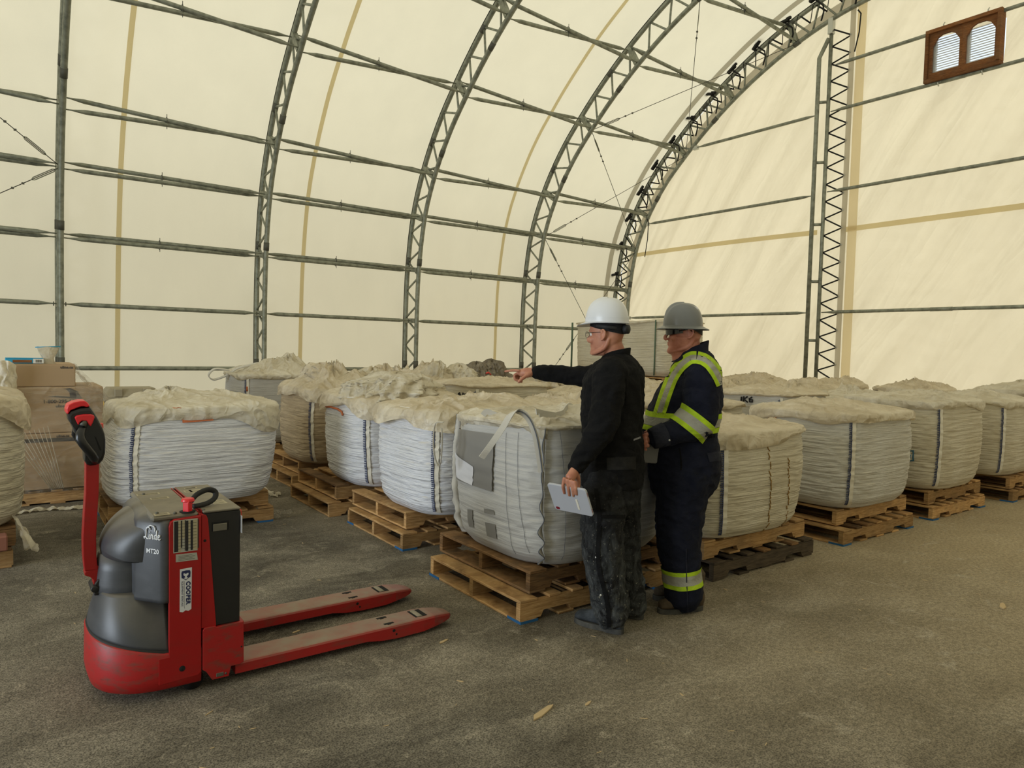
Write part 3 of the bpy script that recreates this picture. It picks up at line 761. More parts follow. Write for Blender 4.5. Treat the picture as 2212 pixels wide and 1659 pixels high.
def decal(root, B, th, w, dth, dw, mat, name, e=.012, n=8):
    mb = MB()
    def fn(u, v):
        p = body_pt(B, th+dth*(u-.5), w+dw*(v-.5)); return p+Vector((p.x, p.y, 0)).normalized()*e
    mb.grid(fn, n, n); return mb.build(name, mat, root)
def scrawl(root, B, th, w, pts, mat, name='marker_writing', s=.1, r=.004):
    """pen strokes drawn on the bag side; pts = list of strokes in a unit box"""
    mb = MB()
    for st in pts:
        P = []
        for a, b in st:
            p = body_pt(B, th+a*s/.55, w+b*s/B['h']); P.append(p+Vector((p.x, p.y, 0)).normalized()*.018)
        mb.tube(P, r, 5)
    return mb.build(name, mat, root)
Z2 = PH*2
# front corner bag with lifting loops
stack(2.37, 3.10, 'under the grey bag with lifting loops', 'wood', 'wood_dark', True, .10, .05)
A0, BA0 = bag(2.45+.60, 3.08+.50, Z2, 'grey bulk bag with lifting loops, document pouch and wavy seam, nearest of all bags', 'bag_grey', 1.16, 1.02, .835, 2, 'film_pale', (0, 0), .008, .075, 15, (280, 110), .030, 0, .045, (), False, over=1.0)
stack(2.47, 4.72, 'under the glossy white bag just behind the grey one', 'wood', 'wood', True, .07, .08)
A1, BA1 = bag(2.52+.60, 4.46+.50, Z2, 'glossy white bulk bag with drooping plastic collar, second in the column from the front', 'bag_white', 1.14, 1.00, .80, 3, 'film', (-.02, -.03), .012, .06, 30, (220, 96), .05, 0, .12, (5,), over=1.09)
stack(2.40, 6.0, 'under the third white bag of the left column', 'wood', 'wood', False, .09, .05)
A2, BA2 = bag(2.54+.60, 5.70+.50, Z2, 'white bulk bag with large pleated plastic gather and orange print, third in the column', 'bag_white', 1.12, 1.0, .80, 4, 'film', (-.02, 0), .012, .06, 26, (200, 80), .07, .13, .13, (5,), over=1.06)
stack(2.55, 7.42, 'under the tan bag at the far end of the aisle', 'wood', 'wood', False, .09, .05)
A3, BA3 = bag(2.58+.58, 7.12+.5, Z2, 'tan dusty bulk bag with heavily crumpled top, fourth in the column', 'bag_tan', 1.12, 1.0, .80, 5, 'film', (0, 0), .013, .08, 20, (180, 70), .10, .08, .10, (5.0,), over=1.04)
stack(2.40, 8.9, 'under the pale grey bag with a tied spout', 'wood_dark', 'wood', False)
A4, BA4 = bag(2.42+.58, 8.95+.5, Z2, 'pale grey bulk bag with a tied spout and loop handle, farthest of the left column', 'bag_grey', 1.12, 1.0, .87, 6, 'film_pale', (0, 0), .006, .02, 8, (110, 40), .07, .10, .05, (5,), over=1.0)
# front row going right
stack(3.92, 2.98, 'half dark, under the rust-streaked bag behind the men', 'wood_black', 'wood', False, -.03, .06)
R0, BR0 = bag(3.82+.58, 2.94+.50, Z2, 'cream bulk bag with two brown rust streaks, right behind the two men', 'bag_cream', 1.18, 1.02, .74, 7, 'film', (0, -.01), .012, .07, 24, (220, 90), .035, .02, .09, (PI*1.32,), over=1.0)
stack(5.58, 2.98, 'with blue painted ends under the bluish white bag', 'wood', 'wood', True, .07, .10)
R1, BR1 = bag(5.62+.58, 2.98+.50, Z2, 'large white bulk bag with straight navy-stitched seam, second in the front row', 'bag_pale', 1.20, 1.04, .80, 8, 'film', (0, 0), .013, .065, 22, (220, 90), .035, .02, .07, (PI*1.27,), over=1.02)
stack(7.24, 3.0, 'with notched runners under the third front-row bag', 'wood', 'wood', True, .03, .06)
R2, BR2 = bag(7.22+.57, 2.98+.5, Z2, 'white bulk bag with a blue square emblem and black marks, third in the front row', 'bag_cream', 1.16, 1.02, .86, 9, 'film_pale', (0, 0), .013, .07, 24, (160, 80), .035, .03, .07, (PI*1.28,), over=1.0)
stack(8.98, 2.92, 'at the right edge of the view', 'wood', 'wood', True, .02, .04)
R3, BR3 = bag(8.78+.58, 2.98+.5, Z2, 'white bulk bag cut by the right edge of the view', 'bag_cream', 1.16, 1.02, .82, 10, 'film_pale', (0, 0), .010, .06, 30, (150, 70), .03, .03, .06, (PI*1.27,), over=1.0)
stack(10.6, 2.95, 'past the right edge of the front row', 'wood', 'wood', False)
bag(10.6+.58, 3.0+.5, Z2, 'white bulk bag last in the front row, beyond the right edge', 'bag_cream', 1.16, 1.02, .90, 11, 'film_pale', (0, 0), .010, .06, 30, (100, 50), .04, .04, .06, ())
# field of bags behind
field = [
 (3.98, 4.75, 1.00, 'film', .07, .03, 'cream bulk bag with softly folded cloth top, seen past the pointing arm elbow'),
 (5.62, 4.72, .93, 'film', .05, .03, 'bulk bag with a smooth flap top between the two men'),
 (7.30, 4.70, .98, 'film', .06, .04, 'bulk bag with black letters KG, behind the front row right of the navy coverall'),
 (9.00, 4.65, .98, 'film_pale', .06, .05, 'pale bulk bag behind the third front-row bag'),
 (10.7, 4.60, .96, 'film_pale', .05, .04, 'pale bulk bag behind the bag at the right edge'),
 (4.05, 6.25, 1.02, 'film', .07, .05, 'bulk bag with black marker writing on its side, behind the pleated one'),
 (5.75, 6.25, 1.00, 'film', .06, .06, 'dusty bulk bag directly under the pointing hand'),
 (7.45, 6.25, 1.00, 'film', .07, .05, 'dusty bulk bag deep in the field behind the man in the navy coverall'),
 (9.15, 5.75, .98, 'film', .08, .05, 'dusty bulk bag in the second field row right of the men'),
 (10.85, 6.2, 1.00, 'film', .07, .04, 'bulk bag in the field in front of the gable column'),
 (4.15, 7.75, 1.04, 'film', .09, .12, 'bulk bag with a twisted translucent collar rising above its neighbours'),
 (5.85, 7.75, 1.02, 'film', .08, .14, 'bulk bag with fanned pleats at the pointing fingertip'),
 (7.6, 7.3, 1.0, 'film', .08, .05, 'dusty bulk bag left of the tall wrapped stack'),
 (9.25, 6.9, 1.0, 'film', .08, .05, 'dusty bulk bag at the foot of the tall wrapped stack'),
 (10.95, 7.5, 1.00, 'film', .08, .05, 'dusty bulk bag between the column and the tall stack'),
 (4.25, 9.3, 1.04, 'film', .09, .08, 'bulk bag in the last row behind the tan one'),
 (5.95, 9.3, 1.02, 'film_grey', .10, .14, 'bulk bag with a dark bunched grey top and a red tie'),
 (7.65, 9.3, 1.02, 'film', .08, .07, 'bulk bag in the last row near the fourth arch'),
 (12.5, 5.3, 1.02, 'film', .08, .05, 'bulk bag near the end wall behind the front row'),
 (12.6, 6.9, 1.00, 'film', .08, .05, 'bulk bag near the end wall beside the column foot'),
 (12.5, 8.6, 1.02, 'film', .08, .05, 'bulk bag near the end wall left of the column'),
]
FB = {}
for i, (x, y, h, fm, cv, pk, lb) in enumerate(field):
    sm = 'wood' if i % 3 else 'wood_dark'
    pallet(x, y, 0, 'lower pallet under the '+lb.replace('bulk bag', 'bag')[:58].rsplit(' ', 1)[0], sm); pallet(x+.04, y+.05, PH, 'upper pallet under the '+lb.replace('bulk bag', 'bag')[:58].rsplit(' ', 1)[0], sm)
    hx, sk_ = {2: (.10, .035), 5: (.12, .03), 1: (.08, .05)}.get(i, (0, .09)); cv = cv*(.5 if i in (2, 5) else 1); pk = 0 if i in (2, 5) else pk
    FB[i] = bag(x+.62, y+.55, Z2, lb, 'bag_cream' if i % 2 else 'bag_pale', 1.14, 1.02, h-.27+hx, 20+i, fm, (0, 0), .010, .05, 22, (90, 40), cv, pk, sk_, (5,) if i < 9 else (), i < 9, topn=34)

# left block
stack(.72, 6.12, 'under the big shrink-wrapped bag behind the truck', 'wood', 'wood', True, -.03, .04)
B0, BB0 = bag(.66+.62, 5.80+.56, Z2+.0, 'shrink-wrapped white bulk bag leaning left behind the red pallet truck', 'bag_white', 1.20, 1.04, .76, 40, 'film_pale', (.08, 0), .012, .07, 30, (260, 100), .045, .06, .15, (PI*1.30,), over=1.0)
stack(-1.14, 5.74, 'at the left edge under the wrapped bag', 'wood', 'wood_dark', False, .02, .03)
L0, BL0 = bag(-.49, 5.66+.5, Z2, 'plastic-wrapped bulk bag with green print, cut by the left edge', 'bag_cream', 1.26, 1.06, .86, 41, 'film', (0, 0), .014, .05, 22, (170, 80), .04, .03, .14, (), over=1.03)
# ------------------------------------------------------------------ marks, straps and details of single bags
RHv = Vector((math.sin(YAW), -math.cos(YAW), 0)); FHv = Vector((math.cos(YAW), math.sin(YAW), 0))
def at(px, py, d):
    r = RIGHT*((px-W_PX/2)/F_PX)-UP*((py-H_PX/2)/F_PX)+FWD; return CAM+r*(d/r.dot(FHv))
def _dir(px, py): return RIGHT*((px-W_PX/2)/F_PX)-UP*((py-H_PX/2)/F_PX)+FWD
def on_x(px, py, X): d = _dir(px, py); p = CAM+d*(X/d.x); return p.y, p.z
def on_y(px, py, Y): d = _dir(px, py); p = CAM+d*(Y/d.y); return p.x, p.z
def on_face(root, B, a, z, face, e=.010):
    """point on the bag side: face 'x' = the -X side (a is Y), face 'y' = the -Y side (a is X)"""
    w = max(0, min(1, (z-root.location.z)/B['h'])); best = None
    lo, hi = (PI*.72, PI*1.28) if face == 'x' else (PI*1.22, PI*1.78)
    for _ in range(26):
        m = (lo+hi)/2; p = body_pt(B, m, w)
        v = p.y-(a-root.location.y) if face == 'x' else p.x-(a-root.location.x)
        if (face == 'x' and v > 0) or (face == 'y' and v < 0): lo = m
        else: hi = m
    p = body_pt(B, lo, w); n = Vector((p.x, p.y, 0)).normalized(); n = Vector((-1, 0, 0)) if face == 'x' else Vector((0, -1, 0))
    return p+n*e
def quad_decal(name, root, B, quad, face, plane, mat, e=.010, n=10, parent=None):
    """flat print or sheet on a bag: quad = surveyed corners TL, TR, BR, BL"""
    C4 = [(on_x if face == 'x' else on_y)(x, y, plane) for x, y in quad]; V = []
    for j in range(n):
        for i in range(n):
            u, v = i/(n-1), j/(n-1)
            a = [(C4[0][k]*(1-u)+C4[1][k]*u)*(1-v)+(C4[3][k]*(1-u)+C4[2][k]*u)*v for k in (0, 1)]
            V.append(on_face(root, B, a[0], a[1], face, e))
    return mk(name, V, [(j*n+i, j*n+i+1, (j+1)*n+i+1, (j+1)*n+i) for j in range(n-1) for i in range(n-1)], mat, parent or root, True)
def pen(name, root, B, strokes, face, plane, mat, r=.004, e=.012):
    mb = MB()
    for st in strokes:
        mb.tube([on_face(root, B, *((on_x if face == 'x' else on_y)(x, y, plane)), face, e) for x, y in st], r, 5)
    return mb.build(name, mat, root)
def ribbon(name, pts, width, mat, parent, base=Vector(), wdir=None, th=.003):
    """flat webbing; wdir gives the broad direction at each point (or one for all)"""
    P = [Vector(p)-base for p in pts]; V = []; N = len(P)
    for i, p in enumerate(P):
        t = (P[min(i+1, N-1)]-P[max(i-1, 0)]).normalized(); w = Vector(wdir[i] if isinstance(wdir, list) else wdir or (0, 0, 1)); w = (w-t*w.dot(t)).normalized(); n = t.cross(w)
        for a, b in ((-.5, -.5), (.5, -.5), (.5, .5), (-.5, .5)): V.append(p+w*width*a+n*th*b)
    F = [(i*4+k, i*4+(k+1) % 4, (i+1)*4+(k+1) % 4, (i+1)*4+k) for i in range(N-1) for k in range(4)]+[(0, 1, 2, 3), ((N-1)*4+3, (N-1)*4+2, (N-1)*4+1, (N-1)*4)]
    return mk(name, V, F, mat, parent, False)
def smooth_pts(P, n=5):
    out = []; m = len(P)-1
    for k in range(n*m+1):
        i = min(k//n, m-1); f = k/n-i; g = lambda j: P[max(0, min(m, j))]
        out.append(tuple(.5*((2*b)+(-a+c)*f+(2*a-5*b+4*c-d)*f*f+(-a+3*b-3*c+d)*f**3) for a, b, c, d in zip(g(i-1), g(i), g(i+1), g(i+2))))
    return out
# --- nearest bag: ruffled corner webbing, loops, pouch
a0 = A0.location.copy()
for th0, amp in ((PI*1.25, 1), (PI*.76, .8)):
    V = []; N = 150
    for i in range(N):
        w = .02+.97*i/N; p = body_pt(BA0, th0, w); n = Vector((p.x, p.y, 0)).normalized(); t = n.cross(Vector((0, 0, 1)))
        ruff = max(0, .62-w)*1.5; off = t*math.sin(w*48+1.5*math.sin(w*9))*.020*amp*min(1, ruff)+n*(.010+.020*min(1, ruff)*(.5+.5*math.sin(w*48+1.2)))
        V += [p+n*.002+off*.35, p+n*.030+off*1.2+t*.006*math.sin(w*31)]
    F = [(2*i, 2*i+1, 2*i+3, 2*i+2) for i in range(N-1)]
    mb = MB(); mb.add(V, F, 0, True); o = mb.build('ruffled_seam_webbing', 'webbing', A0); s_ = o.modifiers.new('s', 'SOLIDIFY'); s_.thickness = .004
    mb = MB(); mb.tube([Vector(V[2*i+1])+Vector((0, 0, 0)) for i in range(0, N, 1)], .0032, 5); mb.build('seam_cord', 'webbing_dark', A0)
dN = 3.86
loop = smooth_pts([tuple(at(x, y, d)) for x, y, d in ((1169, 1020, 3.90), (1163, 975, 3.89), (1155, 935, 3.88), (1140, 902, 3.88), (1119, 888, 3.87), (1102, 898, 3.84), (1087, 922, 3.82), (1070, 947, 3.81), (1054, 970, 3.81), (1040, 989, 3.82))], 5)
ribbon('lifting_loop', loop, .034, 'webbing', A0, a0, [Vector((.81, -.59, .5))]*len(loop), .005)
loop2 = [tuple(Vector(p)-FHv*.006+RHv*.006) for p in loop[:24]]; ribbon('loop_stitching', loop2, .006, 'webbing_dark', A0, a0, [Vector((.81, -.59, .5))]*24, .004)
lp = smooth_pts([tuple(at(x, y, d)) for x, y, d in ((958, 912, 4.52), (944, 912, 4.53), (938, 925, 4.52), (936, 960, 4.51), (940, 990, 4.50), (948, 1006, 4.49), (953, 990, 4.46), (955, 950, 4.46), (954, 925, 4.48))], 4)
ribbon('lifting_loop', lp, .026, 'webbing', A0, a0, [Vector((.7, .7, .1))]*len(lp), .004)
zt = Z2+.835
for P in (((1158, 889), (1175, 893), (1200, 897), (1228, 899), (1252, 904)), ((1165, 900), (1190, 899), (1215, 893), (1222, 884), (1232, 876), (1240, 884), (1246, 896))):
    ps = smooth_pts([tuple(at(x, y, 4.25+.1*k)) for k, (x, y) in enumerate(P)], 4); ribbon('lifting_loop', ps, .036, 'webbing', A0, a0, [Vector((0, .3, 1))]*len(ps), .005)
ps = smooth_pts([tuple(at(x, y, 4.4)) for x, y in ((1043, 897), (1051, 889), (1062, 893), (1074, 898))], 4); ribbon('loop_end', ps, .035, 'webbing', A0, a0, [Vector((0, 0, 1))]*len(ps), .004)
pq = quad_decal('document_pouch', A0, BA0, ((966, 925), (1067, 938), (1067, 1062), (982, 1034)), 'x', 2.45, 'pouch', .016, 14)
quad_decal('paper_sheet', A0, BA0, ((979, 978), (1028, 1008), (1026, 1048), (986, 1030)), 'x', 2.45, 'paper', .021, 8, pq)
for xx in (1088, 1112): pen('woven_line', A0, BA0, [[(xx+(y-930)*.05, y) for y in range(935, 1200, 12)]], 'x', 2.45, 'webbing_dark', .0011, .006)
pen('woven_line', A0, BA0, [[(1215+(y-930)*.03, y) for y in range(925, 1215, 12)]], 'y', 3.07, 'webbing_dark', .0011, .006)
for q_ in (((1008, 1100), (1020, 1102), (1022, 1140), (1010, 1138)), ((1047, 1098), (1068, 1102), (1070, 1112), (1048, 1108)), ((1048, 1128), (1070, 1133), (1071, 1165), (1050, 1158))): quad_decal('faded_print', A0, BA0, q_, 'x', 2.45, 'pouch', .007, 5)
# folded rim cloth of the nearest bag
mb = MB()
def rim(u, w):
    th = PI*(.80+.47*u); p = body_pt(BA0, th, 1.0); n = Vector((p.x, p.y, 0)).normalized()
    dr = .030+.055*(.5+.5*math.sin(u*7.5+.6))+.02*noise.noise(Vector((u*9, 1, 1)))
    q = Vector((u*11, w*2.2, 4)); b = noise.noise(q)
    return p+n*(.010+.022*math.sin(w*PI)+.014*b)-n*.10*(1-w)**2+Vector((0, 0, .035*(1-w)+.012*b-dr*w**1.3))
mb.grid(rim, 90, 14); mb.build('folded_rim', 'film_pale', A0)
# --- prints and stains on the others
pen('orange_arc_print', A2, BA2, [[(691, 879), (704, 880), (718, 884), (726, 890), (730, 897)]], 'x', 2.5, 'orange_print', .010)
quad_decal('orange_print', B0, BB0, ((386, 899), (452, 893), (452, 905), (386, 910)), 'y', 5.96, 'orange_print', .012, 8)
pen('red_scribble', B0, BB0, [[(366, 874), (372, 880), (378, 872), (384, 879)], [(370, 868), (376, 886)]], 'y', 5.96, 'orange_print', .003, .018)
pen('orange_arc_print', A4, BA4, [[(529, 838), (536, 841), (541, 846), (544, 852)]], 'x', 2.42, 'orange_print', .012)
quad_decal('orange_print', R1, BR1, ((1655, 908), (1668, 899), (1682, 901), (1676, 909)), 'x', 5.62, 'orange_print', .012, 6)
rs = random.Random(4)
for x0 in (1638, 1679):
    st = []; y = 962 if x0 < 1650 else 985
    while y < 1150:
        L = rs.uniform(3, 12); st.append([(x0+rs.uniform(-2, 2)+(y-1000)*.02, y), (x0+rs.uniform(-2, 2)+(y-1000)*.02, y+L)]); y += L*.8+rs.uniform(0, 6)
    pen('rust_streak', R0, BR0, st, 'y', 3.0, 'rust_stain', .0042, .003)
quad_decal('blue_emblem', R2, BR2, ((1957, 974), (1977, 972), (1977, 996), (1957, 997)), 'x', 7.22, 'blue_print', .010, 5)
quad_decal('emblem_field', R2, BR2, ((1959, 976), (1974, 975), (1974, 993), (1959, 994)), 'x', 7.22, 'bag_cream', .013, 5)
quad_decal('emblem_figure', R2, BR2, ((1961, 984), (1972, 981), (1971, 991), (1961, 992)), 'x', 7.22, 'blue_print', .016, 4)
pen('marker_writing', R2, BR2, [[(1960, 930), (1966, 938), (1961, 948)], [(1966, 930), (1967, 952)]], 'x', 7.22, 'ink', .006)
f7, fb7 = FB[2]; cx = f7.location.x-.56
pen('marker_writing', f7, fb7, [[(1603, 856.8), (1603, 865.8)], [(1608, 856.0), (1608, 868.0)], [(1616, 856.8), (1609, 862.0), (1617, 868.8)], [(1626, 858.2), (1620, 861.2), (1621, 868.0), (1627, 868.0), (1627, 863.5), (1623, 863.5)]], 'x', cx, 'ink', .010)
f5, fb5 = FB[5]; pen('marker_writing', f5, fb5, [[(988, 856), (995, 848), (998, 856)], [(991, 853), (997, 853)], [(1002, 848), (1001, 856), (1006, 855), (1006, 851), (1002, 851)]], 'x', f5.location.x-.56, 'ink', .008)
quad_decal('green_print', L0, BL0, ((40, 905), (54, 893), (55, 903), (41, 904)), 'y', 5.66, 'green_print', .014, 6)
# twisted collars and tied spouts on single bags
def spout(root, c, h, r, mat, seed, lean=(0, 0), pleat=0):
    """gathered cloth or film: a lumpy dome with folds running up to the tie"""
    mb = MB()
    def f(u, w):
        t = 2*PI*u; ph = w*PI*.5; q = Vector((math.cos(t)*1.6, math.sin(t)*1.6, w*1.8+seed*3)); q = q+Vector((noise.noise(q), noise.noise(q+Vector((5, 0, 0))), 0))*.5
        rg = 1-min(1, abs(noise.noise(q*1.9))*3); k_ = 1+.20*noise.noise(q)+.18*rg*rg+.10*(1-min(1, abs(noise.noise(q*4))*3))+((.5+pleat)*.07*math.sin(t*17+4*noise.noise(q*.7)))*(1-w*.3)
        rr = r*math.cos(ph)**.7*k_ if w < 1 else 0
        return Vector(c)+Vector((rr*math.cos(t)+lean[0]*w, rr*math.sin(t)+lean[1]*w, h*math.sin(ph)*(1+.25*noise.noise(q*1.3))-.03*(1-w)))
    mb.grid(f, 90, 26, closed_u=True); return mb.build('gathered_spout', mat, root)
spout(A4, (-.12, .1, .87), .16, .20, 'film_pale', 1, (.10, 0)); 
spout(A3, (-.15, .05, .80), .25, .26, 'film', 2, (-.05, .05)); spout(A3, (.25, -.1, .80), .20, .22, 'film_pale', 7, (.1, 0))
spout(A2, (-.12, -.12, .79), .22, .42, 'film_pale', 3, (.10, .05), 1.2); spout(FB[10][0], (-.1, -.1, .77), .30, .16, 'film_pale', 4, (.1, -.05)); spout(FB[10][0], (.35, -.1, .77), .26, .24, 'film_pale', 6)
spout(FB[16][0], (-.15, -.1, .76), .27, .26, 'film_grey', 5, (0, 0), 1); spout(FB[16][0], (.12, -.15, .76), .31, .24, 'film_grey', 15, (0, 0), 1); spout(FB[11][0], (.0, -.25, .76), .25, .36, 'film', 8, (.1, 0), 1.3)
mb = MB(); q = (-.12, -.40, .86); mb.tube([(q[0]-.05, q[1], q[2]), (q[0], q[1], q[2]+.02), (q[0]+.05, q[1], q[2]-.02)], .012, 6); mb.build('red_tie', 'red_tape', FB[16][0])
ps = smooth_pts([(-.55, .1, .90), (-.72, .12, .92), (-.80, .12, .84), (-.74, .12, .78), (-.58, .1, .84), (-.45, .08, .93), (-.2, .05, 1.0)], 5); ribbon('loop_handle', ps, .05, 'webbing', A4, Vector(), [Vector((0, 1, .3))]*len(ps), .012)

# --- tall wrapped bags on the second tier
for y0, lb, sd_ in ((8.45, 'tall film-wrapped pale bulk bag stacked on another, right one of two, behind the men', 51), (9.72, 'tall film-wrapped pale bulk bag stacked on another, left one of two, behind the men', 52)):
    pallet(9.5, y0, 0, 'bottom pallet of the two-high stack, '+('right' if sd_ == 51 else 'left')); 
    bag(9.5+.6, y0+.58, PH, 'lower bag carrying the tall wrapped bag, '+('right' if sd_ == 51 else 'left')+' one of two', 'bag_pale', 1.16, 1.10, .80, sd_+5, 'film', (0, 0), .01, .04, 22, (80, 36), .02, 0, .05, ())
    pallet(9.5, y0, PH+.83, 'upper-tier pallet of the two-high stack, '+('right' if sd_ == 51 else 'left'))
    t_, Bt = bag(9.5+.6, y0+.60, PH*2+.835, lb, 'bag_cream', 1.18, 1.22, 1.0, sd_, 'film_pale', (0, 0), .010, .0, 20, (150, 90), .012, 0, .03, (), group='film-wrapped bags of the second tier')
    mb = MB(); mb.tube([(-.60, -.38 if sd_ == 51 else -.5, z) for z in (.02, .3, .7, 1.01)], .013, 6); mb.build('green_edge_cord', 'green_cord', t_)
mb = MB(); mb.tube([(-.60, .60, z) for z in (.0, .3, .7, 1.0)], .02, 6); mb.build('green_edge_cord', 'green_cord', t_)

# --- film-wrapped cartons on a pallet at the left
BY = 7.75
pallet(-.16, BY+.02, 0, 'pallet under the film-wrapped cartons at the left', 'wood')
def carton(x0, x1, y0, y1, z0, z1, label, group=None):
    c = Vector(((x0+x1)/2, (y0+y1)/2, z0)); root = empty('cardboard_box', c, 0, label, 'box', group); w, d, h_ = (x1-x0)/2, (y1-y0)/2, z1-z0
    mb = MB(); mb.bbox(-w, w, -d, d, 0, h_, .006); mb.build('box_body', 'cardboard', root)
    mb = MB(); mb.bbox(-w*.99, w*.99, -d*.99, -.003, h_, h_+.004, .001); mb.bbox(-w*.99, w*.99, .003, d*.99, h_, h_+.004, .001); mb.build('top_flap', 'cardboard', root)
    return root
c1 = carton(-.10, 1.00, BY, BY+.9, .145, .66, 'wide lower carton wrapped in film just above the pallet')
c2 = carton(.10, .83, BY+.01, BY+.8, .667, 1.09, 'middle carton printed with a phone number under creased film')
c3 = carton(.13, .605, BY+.02, BY+.75, 1.097, 1.300, 'top carton carrying the blue box and the zip bag')
fx = lambda r, x, z: (x-r.location.x, -r.location.y, z-r.location.z)
def on_box(r, s, x, z, size, yf, mat='cardboard_print', nm='box_lettering', bold=.001): return txt(nm, s, size, mat, r, frame((x-r.location.x, yf-r.location.y-.002, z-r.location.z), (1, 0, 0), (0, 0, 1)), .0005, bold=bold)
on_box(c3, 'uline.ca', .535, 1.275, .034, BY+.02)
on_box(c2, '1-800-295-5510', .495, .958, .046, BY+.01); on_box(c2, 'uline.ca', .50, .915, .036, BY+.01)
on_box(c1, 'uline.ca', .50, .635, .034, BY)
mb = MB(); L = lambda *P: [(x-c2.location.x, z-c2.location.z) for x, z in P]
mb.prism(L((.50, 1.075), (.56, 1.082), (.62, 1.05), (.655, .985), (.56, .99), (.555, 1.04), (.53, 1.07)), BY+.007-c2.location.y, BY+.009-c2.location.y); mb.prism(L((.39, 1.005), (.50, .992), (.64, .978), (.655, .985), (.56, 1.0), (.45, 1.012)), BY+.006-c2.location.y, BY+.0085-c2.location.y); mb.build('box_emblem', 'cardboard_print', c2)
mb = MB(); mb.box(-.55, .55, -.452, -.4505, .44, .475); mb.build('printed_band', 'cardboard_print', c1)
# stretch film
fr_ = empty('stretch_film', (.45, BY, .15), 0, 'dusty clear stretch film draped and twisted around the cartons', 'film')
def filmsheet(fn, nu, nv, nm='film_sheet', mat='film_clear'):
    mb = MB(); mb.grid(lambda u, w: Vector(fn(u, w))-Vector((.45, BY, .15)), nu, nv); mb.build(nm, mat, fr_)
def front(u, w):
    z = .12+.98*w; x0 = -.20+.30*max(0, w-.5)*1.2; x1 = 1.06-.22*max(0, w-.6)*2.2; x = x0+(x1-x0)*u
    d = .03+.03*abs(noise.noise(Vector((x*3, z*18, 1))))+.02*noise.noise(Vector((x*1.5, z*4, 2)))+.012*math.sin((x*2.2+z)*30)*max(0, .6-w)
    return (x, BY-d, z)
filmsheet(front, 80, 70, 'film_sheet', 'film_thin')
filmsheet(lambda u, w: (.605+.40*u**1.15*(1-.0*w)+.02*noise.noise(Vector((u*6, w*6, 3))), BY-.02+.45*w+.03*noise.noise(Vector((u*9, w*5, 5))), 1.30-.44*u**.8+.015*math.sin(u*24+w*5)), 40, 14, 'film_tail')
filmsheet(lambda u, w: (.605+.40*u*w+.01*noise.noise(Vector((u*8, w*9, 6))), BY-.02, 1.30-.45*u-(.15*(1-u))*(1-w)*1.5), 30, 14, 'film_tail')
filmsheet(lambda u, w: (-.02+.17*u+.02*noise.noise(Vector((u*5, w*6, 8))), BY-.05-.05*math.sin(u*PI)+.03*noise.noise(Vector((u*7, w*7, 9))), 1.34-.42*w-.05*(u-.5)**2*4), 24, 24, 'film_bundle', 'film_pale')
for k_ in range(9):
    mb = MB(); a = Vector((.10+.035*k_, BY-.05, .66+.01*k_)); b = Vector((.40+.012*k_, BY-.09, .16)); o_ = Vector((.45, BY, .15))
    mb.tube([a-o_, (a+b)/2-o_+Vector((0, -.01, 0)), b-o_], [.0025, .003, .006], 5); mb.build('film_rope', 'film_clear_lid', fr_)
bb = carton(.07, .36, BY+.12, BY+.30, 1.306, 1.352, 'flat blue box lying on the top carton'); bb.name = 'blue_box'
for c_ in bb.children: c_.data.materials[0] = M['cyan_box']
mb = MB(); mb.box(.065, .146, -.092, -.0905, .002, .044); mb.build('barcode_patch', 'white_pvc', bb); mb = MB(); mb.box(-.09, .055, -.092, -.0905, .008, .034); mb.build('picture_band', 'wood_frame', bb)
mb = MB(); 
for i in range(6): mb.box(.085+i*.008, .089+i*.008, -.0935, -.092, .010, .036)
mb.build('barcode', 'ink', bb)
zb = empty('zip_bag', (.40, BY+.2, 1.304), 0, 'half-filled clear zip bag with a blue seal standing on the top carton', 'bag')
mb = MB()
def zf(u, w):
    t = 2*PI*u; rx = .055+.045*w-.02*math.sin(w*PI); ry = .045*(1-w)**.6+.004; return (rx*math.cos(t)*(1+.08*math.sin(w*9+2)), ry*math.sin(t), .155*w+.006*math.sin(t*3)*w)
mb.grid(zf, 36, 14, closed_u=True); mb.build('bag_film', 'film_clear_lid', zb)
mb = MB(); mb.tube([(-.10, 0, .152), (0, 0, .158), (.10, 0, .162)], .005, 6); mb.build('zip_seal', 'cyan_box', zb)
# yellow bin with grey lid by the side wall
yb = empty('storage_bin', (1.47, 10.75, 0), 0, 'yellow storage bin with ribbed grey lid near the side wall', 'bin')
mb = MB(); loft(mb, [[(x*s, y*s, z) for x, y in [(-.33, -.25), (.33, -.25), (.33, .25), (-.33, .25)]] for z, s in ((0, .88), (.70, 1), (.74, 1.02))], smooth=False) if 0 else None
def frus(mb, w0, d0, z0, w1, d1, z1): mb.add([(-w0, -d0, z0), (w0, -d0, z0), (w0, d0, z0), (-w0, d0, z0), (-w1, -d1, z1), (w1, -d1, z1), (w1, d1, z1), (-w1, d1, z1)], [(0, 3, 2, 1), (4, 5, 6, 7), (0, 1, 5, 4), (1, 2, 6, 5), (2, 3, 7, 6), (3, 0, 4, 7)])
mb = MB(); frus(mb, .29, .21, 0, .33, .25, .74); mb.build('bin_body', 'yellow_plastic', yb, bevel=.01)
mb = MB(); frus(mb, .345, .265, .74, .35, .27, .79); frus(mb, .35, .27, .79, .27, .20, .905); mb.build('bin_lid', 'grey_plastic', yb, bevel=.01)
for x in (-.17, .17): mb = MB(); mb.bbox(x-.05, x+.05, -.272, .272, .79, .90, .01); mb.build('lid_rib', 'grey_plastic', yb)
mb = MB(); mb.box(-.335, .335, -.258, -.25, .715, .742); mb.build('bin_rim', 'hole_dark' if 'hole_dark' in M else 'ink', yb)

